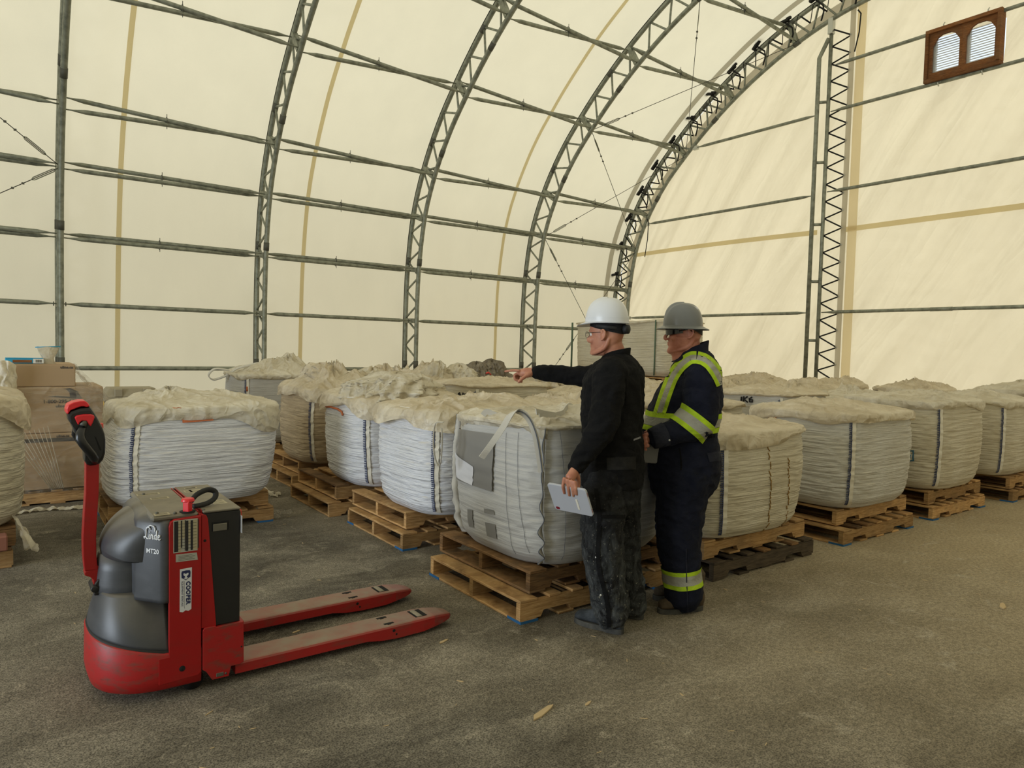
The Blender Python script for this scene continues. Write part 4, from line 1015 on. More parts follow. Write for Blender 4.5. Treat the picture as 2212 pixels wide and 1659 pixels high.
# --- scraps on the floor
def scrap(x, y, L, W_, label, mat, seed, rz=0, h=.04):
    root = empty('film_scrap', (x, y, 0), rz, label, 'plastic scrap')
    mb = MB(); mb.grid(lambda u, w: ((u-.5)*L, (w-.5)*W_*(1+.5*noise.noise(Vector((u*4, seed, 0))))+.05*math.sin(u*7+seed), .004+h*abs(noise.noise(Vector((u*L*14, w*W_*22, seed))))), 60, 16); mb.build('film_sheet', mat, root)
scrap(2.25, 7.55, .55, .05, 'twisted white strap scrap on the floor beside the tan bag pallet', 'film_pale', 1, 1.9, .03); scrap(2.28, 7.12, .10, .08, 'small crumpled white scrap near the tan bag pallet', 'film_pale', 2, 0, .06)
scrap(1.98, 6.35, .25, .30, 'clear film puddle on the floor at the right foot of the wrapped bag', 'film_clear', 3, .5, .10)
scrap(.25, 7.45, .75, .10, 'long film tail lying before the carton pallet', 'film_pale', 4, .1, .05)
tl = empty('film_tail', (.14, 5.80, .27), 0, 'knotted beige film tail hanging from the bag at the left edge', 'plastic scrap')
mb = MB(); mb.grid(lambda u, w: Vector((-.06+.11*w+.04*math.sin(u*9)*w, -.06+.10*u+.03*math.sin(w*6), .08-.22*w-.03*w*w+.03*noise.noise(Vector((u*6, w*6, 1))))), 22, 26); mb.build('film_sheet', 'film_pale', tl)
br = empty('brick', (-.06, 5.66, .147), .05, 'reddish dusty block between the two pallets at the left edge', 'block')
mb = MB(); mb.bbox(-.11, .11, -.06, .06, 0, .10, .008); 
br_o = mb.build('block_body', plain('brick_red', srgb(140, 92, 76), .9, bscale=60, bstr=.3), br)
# wood splinters
rc = random.Random(21); me_ = []
for k_ in range(6):
    mb = MB(); L = .5+.5*k_/6; V = []
    a, b = rc.uniform(.2, .5), rc.uniform(.1, .3)
    mb.prism([(-L/2, -.10), (-L*.2, -.16-b*.2), (L*.3, -.12), (L/2, -.02), (L*.35, .10+b*.1), (-L*.3, .14)], 0, .10, ax='z')
    m_ = bpy.data.meshes.new('wood_chip'); m_.from_pydata(mb.v, [], mb.f); m_.materials.append(M['wood_chip'] if 'wood_chip' in M else plain('wood_chip', srgb(188, 164, 124), .85)); m_.update(); me_.append(m_)
def chip(x, y, s, r, lab='small pale wood splinter on the concrete', grp='wood splinters scattered over the floor'):
    o = bpy.data.objects.new('wood_chip', me_[rc.randrange(6)]); COL.objects.link(o); o.location = (x, y, .001); o.scale = (s, s*rc.uniform(.25, .6), s*.35); o.rotation_euler = (0, 0, r); tag(o, lab, 'wood chip', grp)
n = 0
while n < 110:
    x, y = rc.uniform(.3, 9), rc.uniform(.9, 6.2)
    if (2.25 < x and y > 2.95) or (.2 < x < 2.1 and 3.2 < y < 3.95) or (x < 1.95 and 5.7 < y < 7.2): continue
    chip(x, y, rc.choice((.02, .03, .035, .05)), rc.uniform(0, PI)); n += 1
for px, py, s, lb in ((1172, 1540, .11, 'long pale splinter on the floor at the bottom centre'), (958, 1386, .06, 'pale wood flake beside the near fork tip'), (640, 1365, .06, 'wood splinter on the floor between the two forks'), (2165, 1310, .12, 'dark stick on the concrete at the far right'), (1270, 1520, .05, 'short splinter right of the bottom centre one')):
    d = _dir(px, py); p = CAM+d*(-CAM_H/d.z); chip(p.x, p.y, s*1.6, .3, lb, None)
# ------------------------------------------------------------------ red electric pallet truck
painted('truck_red', srgb(152, 14, 16), srgb(118, 40, 34), .35, .38)
painted('truck_red_worn', srgb(158, 20, 20), srgb(92, 62, 52), .85, .5, 12)
painted('fork_red', srgb(156, 26, 24), srgb(98, 62, 50), .7, .5, 6, .93)
painted('fork_tip', srgb(140, 36, 32), srgb(96, 90, 82), .8, .45, 7, .8)
painted('cowl_grey', srgb(58, 60, 64), srgb(86, 88, 92), .35, .42, 5, .60)
painted('battery_black', srgb(24, 24, 25), srgb(34, 34, 34), .3, .45, 5, 0)
painted('lid_grey', srgb(98, 94, 84), srgb(146, 136, 114), .6, .7, 6, .75)
plain('rubber', srgb(22, 22, 22), .7); plain('grip_black', srgb(20, 21, 24), .3); plain('bright_red', srgb(214, 34, 44), .35); plain('pink_red', srgb(232, 96, 84), .4)
plain('white_print', srgb(222, 224, 228), .6); plain('sticker_white', srgb(206, 208, 214), .5); plain('navy_print', srgb(28, 36, 82), .5); plain('silver_plate', srgb(176, 176, 168), .4, .3)
plain('roller_grey', srgb(150, 142, 124), .6); plain('hole_black', srgb(6, 6, 6), .9); plain('dusty_label', srgb(166, 156, 128), .7); plain('wood_tag', srgb(196, 198, 204), .5)

T = empty('pallet_truck', (.60, 3.57, 0), 0, 'red and dark grey electric pallet truck with raised tiller and two long forks', 'pallet truck')
HW = .322
def nose(xn, w, xe, n=40, e=2.6, yc=0):
    """closed plan outline: rounded nose at x=xn, straight end at x=xe"""
    out = []
    L = min(.30, xe-xn-.02)
    for i in range(n+1):
        t = -PI/2+PI*i/n; c, s = math.cos(t), math.sin(t)
        out.append((xn+L-L*abs(c)**(2/e), yc+w*abs(s)**(2/e)*(1 if s > 0 else -1)))
    return out+[(xe, yc+w), (xe, yc-w)]
def ring(o, zf): return [(x, y, zf(x, y) if callable(zf) else zf) for x, y in o]
# skirt
mb = MB()
sk = lambda x, y: .205+.075*max(0, min(1, (-.02-x)/.28))
loft(mb, [ring(nose(-.268, HW-.022, .12), .042), ring(nose(-.282, HW-.006, .12), .052), ring(nose(-.294, HW, .12), .10), ring(nose(-.292, HW, .12), lambda x, y: sk(x, y)-.008), ring(nose(-.288, HW-.004, .12), sk)])
o = mb.build('chassis_skirt', 'truck_red_worn', T); o['label'] = 'scraped red chassis skirt'
mb = MB(); loft(mb, [ring(nose(-.288, HW-.006, .11), lambda x, y: sk(x, y)-.002), ring(nose(-.286, HW-.010, .11), lambda x, y: sk(x, y)+.010)], cap0=False); mb.build('skirt_gasket', 'rubber', T)
# lower bowl
def bowl(w):
    xn = -.284+.018*w+.02*w*w; hw = (HW-.012)*(1-.30*w**1.7); return [(x, y*(1-.12*w*math.exp(-((x+.06)/.09)**2))) for x, y in nose(xn, hw, .0, e=2.4)]
mb = MB(); K = 14; rings = []
for i in range(K+1):
    w = i/K; rings.append(ring(bowl(w), (lambda w: (lambda x, y: (sk(x, y)+.006)*(1-w)+(.432)*w))(w)))
rings.append(ring([(x*.985, y*.965) for x, y in bowl(1)], .442)); rings.append(ring([(x*.93-.0, y*.88) for x, y in bowl(1)], .440))
loft(mb, rings); mb.build('lower_cowl', 'cowl_grey', T)
# steering hub
mb = MB(); CX = -.105
loft(mb, [[(CX+r*1.12*math.cos(a)-.0, r*math.sin(a), z) for a in [2*PI*i/40 for i in range(40)]] for z, r in ((.425, .134), (.44, .138), (.47, .136), (.53, .130), (.60, .122))]); mb.build('steering_hub', 'cowl_grey', T)
# shoulder block and upper cowl
sh = [(0, -.318), (-.03, -.313), (-.045, -.303), (-.118, -.205), (-.125, -.19), (-.125, .19), (-.118, .205), (-.045, .303), (-.03, .313), (0, .318)]
def shr(f, z, dx=0): return [(min(0, x*f+dx*(x < -.01)), y*(1-(1-f)*.5), z) for x, y in sh]
mb = MB(); loft(mb, [shr(1, .425), shr(1, .44), shr(1, .72), shr(.95, .765), shr(.80, .790), shr(.55, .801)], smooth=True); mb.build('shoulder_cover', 'cowl_grey', T)
mb = MB()
def cowl(u, w):
    # u across (-1..1), w from the top of the body to the tip
    t = w; a = (u-.5)*PI
    x = -.02-.215*math.sin(t*PI/2)*math.cos(a)**.55 if math.cos(a) > 0 else -.02
    hwid = .265-.03*t
    y = hwid*math.sin(a)
    top = .803-.175*(1-math.cos(t*PI/2))**.85
    z = top-.035*abs(math.sin(a))**3
    return (x, y, z)
mb.grid(cowl, 36, 22)
n0 = len(mb.v)
edge = [cowl(i/35, 1) for i in range(36)]
lip = [(x*1.0+.004, y, .600) for x, y, z in edge]; lip2 = [(x+.02, y*.96, .590) for x, y, z in edge]; cen = [(-.06, y*.6, .592) for x, y, z in edge]
mb.add(edge+lip+lip2+cen, [(k*36+i, k*36+i+1, (k+1)*36+i+1, (k+1)*36+i) for k in range(3) for i in range(35)], 0, True)
mb.build('upper_cowl', 'cowl_grey', T)
# top deck: cover, slot, battery lid
mb = MB(); mb.bbox(-.075, .115, -.30, .30, .776, .804, .010); mb.build('top_cover', 'lid_grey', T)
mb = MB(); mb.box(.112, .126, -.31, .31, .70, .795); mb.bbox(.108, .114, -.29, .29, .79, .806, .001); mb.bbox(.124, .130, -.29, .29, .79, .806, .001); mb.build('battery_slot', 'truck_red', T)
mb = MB(); mb.bbox(.128, .286, -.312, .30, .280, .796, .006); mb.build('battery_case', 'battery_black', T)
mb = MB(); mb.bbox(.128, .288, -.314, .302, .796, .806, .003); mb.build('battery_lid', 'lid_grey', T)
mb = MB(); mb.bbox(.165, .235, -.3165, -.31, .711, .753, .002); mb.build('case_recess', 'hole_black', T)
mb = MB(); mb.bbox(.168, .228, -.318, -.31, .711, .744, .002); mb.build('recess_plate', 'lid_grey', T)
# side panels
for sd_ in (-1, 1):
    y0, y1 = (-.3225, -.30) if sd_ < 0 else (.30, .3225)
    mb = MB(); mb.prism([(-.010, .19), (-.010, .755), (-.004, .775), (.012, .784), (.119, .790), (.119, .095), (.108, .082), (-.05, .075), (-.05, .19)], y0, y1); mb.build('side_panel', 'truck_red', T, bevel=.002)
    y0, y1 = (-.317, -.29) if sd_ < 0 else (.29, .317)
    mb = MB(); mb.prism([(.121, .285), (.121, .792), (.128, .794), (.140, .788), (.147, .770), (.150, .74), (.183, .285)], y0, y1); mb.build('mast_plate', 'truck_red', T, bevel=.002)
    y0, y1 = (-.326, -.305) if sd_ < 0 else (.305, .326)
    mb = MB(); mb.prism([(.125, .10), (.125, .275), (.132, .287), (.180, .287), (.181, .281), (.299, .283), (.301, .10), (.285, .088), (.245, .088), (.235, .045), (.165, .045), (.140, .088)], y0, y1); mb.build('fork_carriage', 'truck_red_worn', T, bevel=.002)
mb = MB(); mb.box(.288, .301, -.32, .32, .09, .283); mb.box(.18, .288, -.31, .31, .09, .10); mb.build('carriage_back', 'truck_red_worn', T)
mb = MB(); mb.cyl((.042, -.3235, .127), (.042, -.31, .127), .0125, 20); mb.cyl((.29, -.327, .168), (.29, -.31, .168), .004, 10); mb.build('jacking_hole', 'hole_black', T)
mb = MB(); mb.cyl((.134, -.3185, .676), (.134, -.31, .676), .006, 12); mb.build('panel_bolt', 'hole_black', T)
mb = MB(); mb.bbox(.180, .215, -.3275, -.32, .052, .072, .003); mb.cyl((.222, -.329, .062), (.222, -.32, .062), .005, 10); mb.build('wheel_link', 'steel_dark', T)
# wheels
mb = MB(); mb.cyl((-.10, -.045, .105), (-.10, .045, .105), .105, 28); mb.build('drive_wheel', 'rubber', T)
for y in (-.24, .24): mb = MB(); mb.cyl((.095, y-.035, .045), (.095, y+.035, .045), .045, 20); mb.bbox(.06, .13, y-.045, y+.045, .05, .10, .01); mb.build('castor', 'rubber', T)
# forks
FX = 1.445
for y0, y1 in ((-.302, -.137), (.160, .325)):
    mb = MB(); yc, hw = (y0+y1)/2, (y1-y0)/2; rings = []
    secs = [(.27, .036, .090, 1), (.92, .036, .090, 1), (1.00, .022, .090, 1), (1.10, .016, .090, 1), (1.25, .018, .090, .98), (1.32, .026, .088, .90), (1.39, .034, .080, .74), (1.43, .042, .070, .55), (FX, .050, .062, .42)]
    for x, zb, zt, f in secs:
        b = .012; h = hw*f; rings.append([(x, yc-h, zb), (x, yc-h, zt-b), (x, yc-h+b*.4, zt-b*.3), (x, yc-h+b, zt), (x, yc+h-b, zt), (x, yc+h-b*.4, zt-b*.3), (x, yc+h, zt-b), (x, yc+h, zb)])
    loft(mb, rings[:6], smooth=False); o = mb.build('fork', 'fork_red', T); o['label'] = 'long red fork arm dulled by dust'
    mb = MB(); loft(mb, rings[5:], smooth=False); tp = mb.build('fork_tip', 'fork_tip', o)
    mb = MB(); mb.box(1.215, 1.285, yc-.050, yc+.050, .0885, .0912); mb.build('roller_slot', 'hole_black', o)
    mb = MB(); mb.tube([(1.243, yc-.046, .070), (1.243, yc+.046, .070)], .0265, 18); mb.build('load_roller', 'roller_grey', o)
    for yy in (-.045, .045): mb = MB(); mb.box(1.03, 1.085, yc+yy-.009, yc+yy+.009, .0885, .0912); mb.bbox(1.045, 1.065, yc+yy-.016, yc+yy-.002, .088, .0925, .001, 0); mb.build('hook_slot', 'hole_black', o)
    mb = MB(); mb.cyl((1.07, y0-.001, .062), (1.07, y0+.002, .062), .008, 12); mb.cyl((1.085, y0-.001, .040), (1.085, y0+.002, .040), .0055, 12); mb.build('pin_hole', 'hole_black', o)
# tiller
mb = MB(); arm = [(-.275, .535), (-.280, .60), (-.281, .68), (-.276, .78), (-.270, .88), (-.268, 1.01)]
loft(mb, [[(x-.020, -.036, z), (x+.030, -.036, z), (x+.030, .036, z), (x-.020, .036, z)] for x, z in arm], smooth=False); mb.build('tiller_arm', 'truck_red', T, bevel=.003)
mb = MB(); mb.prism([(-.295, .530), (-.245, .552), (-.235, .540), (-.20, .528), (-.18, .525), (-.18, .500), (-.225, .498), (-.245, .480), (-.250, .455), (-.262, .455), (-.262, .490), (-.275, .505), (-.295, .515)], -.034, .034); mb.build('tiller_bracket', 'truck_red', T, bevel=.003)
mb = MB(); mb.prism([(-.262, .425), (-.258, .475), (-.245, .496), (-.225, .500), (-.16, .498), (-.15, .425)], -.055, .055); mb.cyl((-.258, -.06, .455), (-.258, .06, .455), .016, 14); mb.build('tiller_pivot', 'battery_black', T, bevel=.004)
# head. points given in the side plane (x, z)
Hh = lambda a, b: (-.288+(a-560)*.000183, 1.0+(1490-b)*.000208)
head = [Hh(*p) for p in ((190, 400), (235, 330), (440, 262), (600, 252), (650, 262), (730, 380), (790, 480), (850, 600), (900, 700), (945, 830), (965, 960), (962, 1120), (955, 1260), (915, 1390), (850, 1465), (760, 1495), (640, 1500), (570, 1470), (530, 1390), (520, 1210), (560, 1050), (480, 900), (330, 800), (300, 690), (270, 620), (215, 540))]
def sh_pts(P, f): cx = sum(p[0] for p in P)/len(P); cz = sum(p[1] for p in P)/len(P); return [(cx+(x-cx)*f, cz+(z-cz)*f) for x, z in P]
mb = MB(); loft(mb, [[(x, y, z) for x, z in sh_pts(head, f)] for y, f in ((-.050, .86), (-.046, .95), (-.036, 1), (.036, 1), (.046, .95), (.050, .86))], smooth=False); mb.build('tiller_head', 'grip_black', T, bevel=.002)
cap = [Hh(*p) for p in ((165, 300), (200, 210), (300, 160), (440, 130), (540, 132), (600, 180), (645, 245), (590, 262), (520, 245), (440, 250), (240, 325), (190, 405), (168, 380))]
mb = MB(); loft(mb, [[(x, y, z) for x, z in sh_pts(cap, f)] for y, f in ((-.056, .93), (-.048, 1), (.048, 1), (.056, .93))], smooth=False); mb.build('head_cap', 'bright_red', T, bevel=.003)
for sg in (-1, 1):
    mb = MB(); pts = [Hh(*p) for p in ((540, 600), (480, 690), (425, 800), (420, 890), (480, 1000), (570, 1120), (650, 1230), (710, 1330), (740, 1400))]
    mb.tube([(x, sg*y, z) for (x, z), y in zip(pts, (.050, .066, .085, .094, .094, .090, .084, .074, .05))], [.010, .014, .0175, .019, .0185, .018, .018, .018, .014], 14); mb.build('hand_grip', 'grip_black', T)
    mb = MB(); V = [Hh(*p) for p in ((325, 470), (360, 430), (500, 408), (640, 410), (712, 430), (720, 480), (680, 590), (640, 660), (600, 620), (560, 540), (470, 530), (420, 570), (395, 625), (365, 560))]
    mb.prism(V, sg*.050, sg*.078); mb.build('rocker_switch', 'bright_red', T, bevel=.004)
    mb = MB(); mb.tube([(*[Hh(480, 640)[0]], sg*.072, Hh(480, 640)[1]), (Hh(540, 540)[0], sg*.066, Hh(540, 540)[1])], [.015, .010], 10); mb.build('grip_collar', 'grip_collar' if 'grip_collar' in M else 'steel_dark', T)
    mb = MB(); mb.prism([Hh(*p) for p in ((725, 870), (760, 900), (870, 1170), (845, 1190), (820, 1150))], sg*.0505, sg*.052); mb.build('head_slot', 'hole_black', T)
mb = MB(); a = Hh(885, 690); mb.bbox(a[0]-.006, a[0]+.010, -.012, .012, a[1]-.012, a[1]+.012, .003); mb.build('belly_button', 'pink_red', T)
# emergency switch with cable on the deck
mb = MB(); sx, sy = .072, -.275
mb.tube([(sx, sy, .80), (sx, sy, .842), (sx+.003, sy+.004, .853)], [.0205, .0200, .019], 4, smooth=False); mb.tube([(sx+.004, sy+.012, .846), (sx+.004, sy+.012, .861)], [.029, .024], 20); mb.build('emergency_switch', 'bright_red', T, bevel=.003)
mb = MB(); mb.cyl((sx, sy, .803), (sx, sy, .8065), .033, 20); mb.build('switch_well', 'hole_black', T)
mb = MB(); mb.tube([Vector(q) for q in smooth_pts([(sx+.02, sy+.02, .846), (sx+.05, sy+.05, .866), (sx+.10, sy+.08, .876), (sx+.135, sy+.09, .862), (sx+.130, sy+.075, .836), (sx+.09, sy+.05, .820), (sx+.03, sy+.03, .817)], 5)], .0125, 10, flat=(1, .8)); mb.build('charging_cable', 'rubber', T)
for x, y in ((-.03, .19), (-.045, -.25), (.115, .25), (.135, -.29), (.02, -.285)):
    mb = MB(); mb.tube([(x, y, .803), (x, y, .811)], [.009, .005], 8); mb.build('deck_screw', 'steel_dark', T)
for x0, x1, y0, y1 in ((-.06, .04, .17, .21), (-.02, .06, .05, .09), (.145, .18, .13, .19), (.17, .24, .10, .19), (.16, .22, .225, .245), (.20, .26, -.20, -.11), (-.06, .0, -.295, -.25)):
    mb = MB(); z = .8046 if x0 < .1 else .8066; mb.box(x0, x1, y0, y1, z-.002, z); o = mb.build('deck_label', 'dusty_label', T)
    mb = MB()
    for i in range(3): yy = y0+(y1-y0)*(i+1)/4; mb.box(x0+.006, x1-.008, yy-.0012, yy+.0012, z, z+.0004)
    mb.build('label_print', 'ink', o)
# data plate: silver plate with black and pale strips
yp = -.3228
mb = MB(); mb.box(.006, .103, yp-.0008, yp, .640, .781); dp = mb.build('data_plate', 'silver_plate', T)
r_ = random.Random(3); xs = .009
for w, m_, zz in ((.016, 'ink', (.645, .777)), (.009, 'dusty_label', (.642, .778)), (.005, 'ink', (.66, .778)), (.009, 'dusty_label', (.70, .778)), (.004, 'ink', (.645, .778)), (.009, 'ink', (.643, .775)), (.008, 'dusty_label', (.672, .776)), (.009, 'ink', (.645, .775)), (.018, 'dusty_label', (.645, .776)), (.004, 'ink', (.65, .776))):
    mb = MB(); mb.box(xs, xs+w, yp-.0016, yp-.0006, *zz); mb.build('plate_column', m_, dp)
    xs += w+.0008
mb = MB()
for i in range(9): mb.box(.018, .098, yp-.0022, yp-.0015, .655+i*.0135, .6562+i*.0135)
mb.build('plate_rule', 'ink', dp)
mb = MB(); mb.prism([(.016, .600), (.016, .634), (.10, .630), (.104, .598)], yp-.001, yp); lb = mb.build('notice_label', 'silver_plate', T)
mb = MB()
for i in range(4): mb.box(.026, .092-.01*(i % 2), yp-.0015, yp-.001, .605+i*.006, .6065+i*.006)
mb.build('label_print', 'cardboard_print', lb)
# rental sticker
mb = MB(); mb.prism([(.032, .566), (.080, .568), (.078, .384), (.066, .378), (.055, .383), (.044, .376), (.031, .380)], yp-.001, yp); st = mb.build('rental_sticker', 'sticker_white', T); st['label'] = 'white vertical sticker with navy emblem and lettering'
txt('sticker_print', 'COOPER', .0235, 'navy_print', st, frame((.0645, yp-.0014, .4585), (0, 0, -1), (1, 0, 0)), .0003, bold=.0012, space=1.12)
txt('sticker_print', 'EQUIPMENT RENTALS', .0108, 'navy_print', st, frame((.0415, yp-.0014, .4575), (0, 0, -1), (1, 0, 0)), .0003, space=1.04)
mb = MB(); mb.box(.0495, .0502, yp-.0015, yp-.001, .392, .512); mb.build('sticker_rule', 'navy_print', st)
mb = MB(); mb.prism([(.0385, .527), (.0375, .549), (.040, .557), (.056, .5585), (.072, .557), (.0745, .549), (.0735, .527), (.0655, .523), (.056, .515), (.0465, .523)], yp-.0016, yp-.001); lg = mb.build('sticker_emblem', 'navy_print', st)
mb = MB(); mb.prism([(.0455, .546), (.0505, .5465), (.056, .5425), (.0615, .5465), (.0665, .546), (.0655, .538), (.0595, .533), (.0595, .527), (.0645, .526), (.056, .5185), (.0475, .526), (.0525, .527), (.0525, .533), (.0465, .538)], yp-.0022, yp-.0015); mb.build('emblem_arrow', 'sticker_white', lg)
# maker's script and type on the shoulder
A_, B_ = Vector((-.045, -.303, 0)), Vector((-.118, -.205, 0)); fd = (A_-B_).normalized(); c0 = Vector((-.0655, -.2755, 0)); nrm = Vector((-.80, -.60, 0)); nrm = (nrm-fd*nrm.dot(fd)).normalized()
def fr(z, e=.0015): return frame(c0+nrm*e+Vector((0, 0, z)), fd, (0, 0, 1))
txt('type_lettering', 'MT20', .028, 'white_print', T, fr(.648), .0004, bold=.0004)
strokes = [[(-.20, .34), (-.26, .44), (-.36, .46), (-.44, .36), (-.44, .18), (-.46, .0), (-.56, -.14), (-.60, -.06), (-.50, -.02), (-.38, -.14), (-.28, -.12)], [(-.44, .40), (-.20, .56), (.02, .54), (.10, .40), (.10, .26)],
           [(-.24, .10), (-.26, -.04), (-.24, -.14), (-.18, -.10)], [(-.225, .20), (-.215, .23)],
           [(-.14, .10), (-.15, -.14)], [(-.15, .0), (-.08, .10), (-.03, .08), (-.04, -.08), (-.02, -.14), (.03, -.10)],
           [(.20, .04), (.14, .10), (.08, .04), (.08, -.08), (.13, -.14), (.19, -.06)], [(.22, .34), (.19, -.06), (.22, -.14), (.27, -.11)],
           [(.31, -.02), (.40, .02), (.40, .09), (.35, .11), (.30, .04), (.31, -.09), (.37, -.14), (.45, -.09)]]
mb = MB()
for stt in strokes: mb.tube([(a*.084+.004, b*.084, 0) for a, b in stt], .0027, 6, flat=(1, 1))
o = mb.build('maker_lettering', 'white_print', T); o.matrix_local = fr(.712, .0012)
# hanging white tag
mb = MB(); mb.tube([(.284, -.31, .803), (.288, -.316, .79), (.290, -.317, .768)], .0014, 5); mb.build('tag_cord', 'bright_red', T)
mb = MB(); mb.box(.288, .291, -.325, -.300, .69, .768, xf=Matrix.Rotation(0, 4, 'X')); mb.build('hanging_tag', 'wood_tag', T)
# ------------------------------------------------------------------ people
from mathutils.bvhtree import BVHTree
RH = Vector((math.sin(YAW), -math.cos(YAW), 0)); FH = Vector((math.cos(YAW), math.sin(YAW), 0)); UZ = Vector((0, 0, 1))
def at(px, py, d):
    """surveyed point: picture position and metric distance from the camera plane -> world point"""
    r = RIGHT*((px-W_PX/2)/F_PX)-UP*((py-H_PX/2)/F_PX)+FWD
    return CAM+r*(d/r.dot(FH))
def face_dir(deg):
    a = math.radians(deg); F = -RH*math.cos(a)+FH*math.sin(a); return F, UZ.cross(F)
def crv(P, n):
    """smooth resampling of a list of tuples"""
    out = []; m = len(P)-1
    for k in range(n*m+1):
        i = min(k//n, m-1); f = k/n-i; g = lambda j: P[max(0, min(m, j))]
        out.append(tuple(.5*((2*b)+(-a+c)*f+(2*a-5*b+4*c-d)*f*f+(-a+3*b-3*c+d)*f**3) for a, b, c, d in zip(g(i-1), g(i), g(i+1), g(i+2))))
    return out
def limb(mb, pts, rs, sub=4, n=18, flat=None):
    Q = crv([(*p, r) for p, r in zip(pts, rs)], sub); P = [Vector(q[:3]) for q in Q]; R = [max(.002, q[3]) for q in Q]
    t0 = (P[0]-P[1]).normalized(); t1 = (P[-1]-P[-2]).normalized()
    P = [P[0]+t0*R[0]*.5]+P+[P[-1]+t1*R[-1]*.5]; R = [R[0]*.6]+R+[R[-1]*.6]
    mb.tube(P, R, n, flat=flat)
def oval(mb, c, ax, rad, nu=16, nv=10):
    X, Y, Z = [Vector(a).normalized() for a in ax]; V = []
    for j in range(1, nv):
        t = PI*j/nv
        for i in range(nu):
            p = 2*PI*i/nu; V.append(Vector(c)+X*rad[0]*math.sin(t)*math.cos(p)+Y*rad[1]*math.sin(t)*math.sin(p)+Z*rad[2]*math.cos(t))
    V += [Vector(c)+Z*rad[2], Vector(c)-Z*rad[2]]; N = (nv-1)*nu; F = []
    for j in range(nv-2):
        for i in range(nu): k = (i+1) % nu; F.append((j*nu+i, (j+1)*nu+i, (j+1)*nu+k, j*nu+k))
    for i in range(nu): k = (i+1) % nu; F += [(N, i, k), (N+1, (nv-2)*nu+k, (nv-2)*nu+i)]
    mb.add(V, F, 0, True)
def torso(mb, rings, F, L, n=32, sub=3):
    """rings: (center, depth half-size, width half-size)"""
    Q = crv([(*c, a, b) for c, a, b in rings], sub)
    R = [[Vector(q[:3])+F*(q[3]*abs(math.cos(t))**.85*(1 if math.cos(t) > 0 else -1))+L*(q[4]*abs(math.sin(t))**.85*(1 if math.sin(t) > 0 else -1)) for t in [2*PI*i/n for i in range(n)]] for q in Q]
    loft(mb, R)
def fuse(name, mb, voxel, mat, parent, smooth=4, disp=None, base=Vector()):
    me = bpy.data.meshes.new('tmp'); me.from_pydata([tuple(Vector(v)-base) for v in mb.v], [], mb.f); me.update()
    o = bpy.data.objects.new('tmp', me); COL.objects.link(o)
    r = o.modifiers.new('r', 'REMESH'); r.mode = 'VOXEL'; r.voxel_size = voxel; r.use_smooth_shade = True
    s = o.modifiers.new('s', 'SMOOTH'); s.factor = .5; s.iterations = smooth
    dg = bpy.context.evaluated_depsgraph_get(); m2 = bpy.data.meshes.new_from_object(o.evaluated_get(dg))
    bpy.data.objects.remove(o); bpy.data.meshes.remove(me)
    if disp:
        nr = [v.normal.copy() for v in m2.vertices]
        for v, n in zip(m2.vertices, nr): v.co = v.co+disp(v.co+base, n)
    m2.name = name; m2.materials.clear(); m2.materials.append(M[mat]); m2.polygons.foreach_set('use_smooth', [True]*len(m2.polygons)); m2.update()
    return link_mesh(name, m2, parent)
def bvh_of(o):
    m = o.data; return BVHTree.FromPolygons([v.co.copy() for v in m.vertices], [tuple(p.vertices) for p in m.polygons])
def shell(name, bv, fn, nu, nv, mat, parent, e=.004, closed=False, th=0):
    """strip laid on the cloth: fn(u,w) -> (origin, direction) of the ray that finds the surface"""
    V = []; ok = True; last = None
    for j in range(nv):
        for i in range(nu):
            o, d = fn(i/(nu if closed else nu-1), j/(nv-1)); d = Vector(d).normalized(); h = bv.ray_cast(Vector(o), d)
            if h[0] is None: p = last if last else Vector(o)+d*.2
            else: p = h[0]-d*e*.4+h[1]*e*.6*(1 if h[1].dot(d) < 0 else -1)
            last = p; V.append(p)
    F = []
    for j in range(nv-1):
        for i in range(nu if closed else nu-1):
            k = (i+1) % nu; F.append((j*nu+i, j*nu+k, (j+1)*nu+k, (j+1)*nu+i))
    return mk(name, V, F, mat, parent, True)

def m_cloth(name, col, col2, dust=None, damt=0, zr=(0, .5), rough=.9, w=.75, sheen=.0):
    k = NT(name); co = k.coord(); n = k.noise(co, 12, 4); c = k.mix(k.ramp(n, [(.35, (0, 0, 0)), (.7, (1, 1, 1))]), col, col2)
    if dust:
        z = k.n('ShaderNodeSeparateXYZ'); k.l(co, z.inputs[0])
        zz = k.ramp(z.outputs[2], [(zr[0], (1, 1, 1)), (zr[1], (0, 0, 0))])
        sp = k.ramp(k.noise(k.mapping(co, (1, 1, .5)), 15, 6, .75, .8), [(.40, (0, 0, 0)), (.66, (1, 1, 1))])
        dot = k.ramp(k.noise(co, 75, 3, .6), [(.64, (0, 0, 0)), (.69, (1, 1, 1))])
        c = k.mix(k.math('MULTIPLY', k.math('MULTIPLY', zz, sp), damt), c, dust)
        c = k.mix(k.math('MULTIPLY', k.math('MULTIPLY', zz, dot), .7), c, srgb(150, 146, 130))
    h = k.math('ADD', k.noise(k.mapping(co, (1, 1, 1.6)), 9, 5, .6, .8), k.math('MULTIPLY', k.noise(co, 420, 1), .06))
    M[name] = k.done(k.bsdf(c, rough, 0, k.bump(h, w, .02), .18))
m_cloth('black_cloth', srgb(11, 11, 12), srgb(19, 19, 20))
m_cloth('black_trousers', srgb(14, 14, 15), srgb(28, 28, 30), srgb(104, 108, 108), .55, (.12, .95))
m_cloth('navy_cloth', srgb(18, 21, 34), srgb(27, 30, 44))
m_cloth('navy_trim', srgb(34, 36, 48), srgb(44, 46, 56))
m_cloth('liner_grey', srgb(24, 24, 26), srgb(36, 36, 38)); m_cloth('pocket_grey', srgb(22, 22, 22), srgb(44, 43, 40))
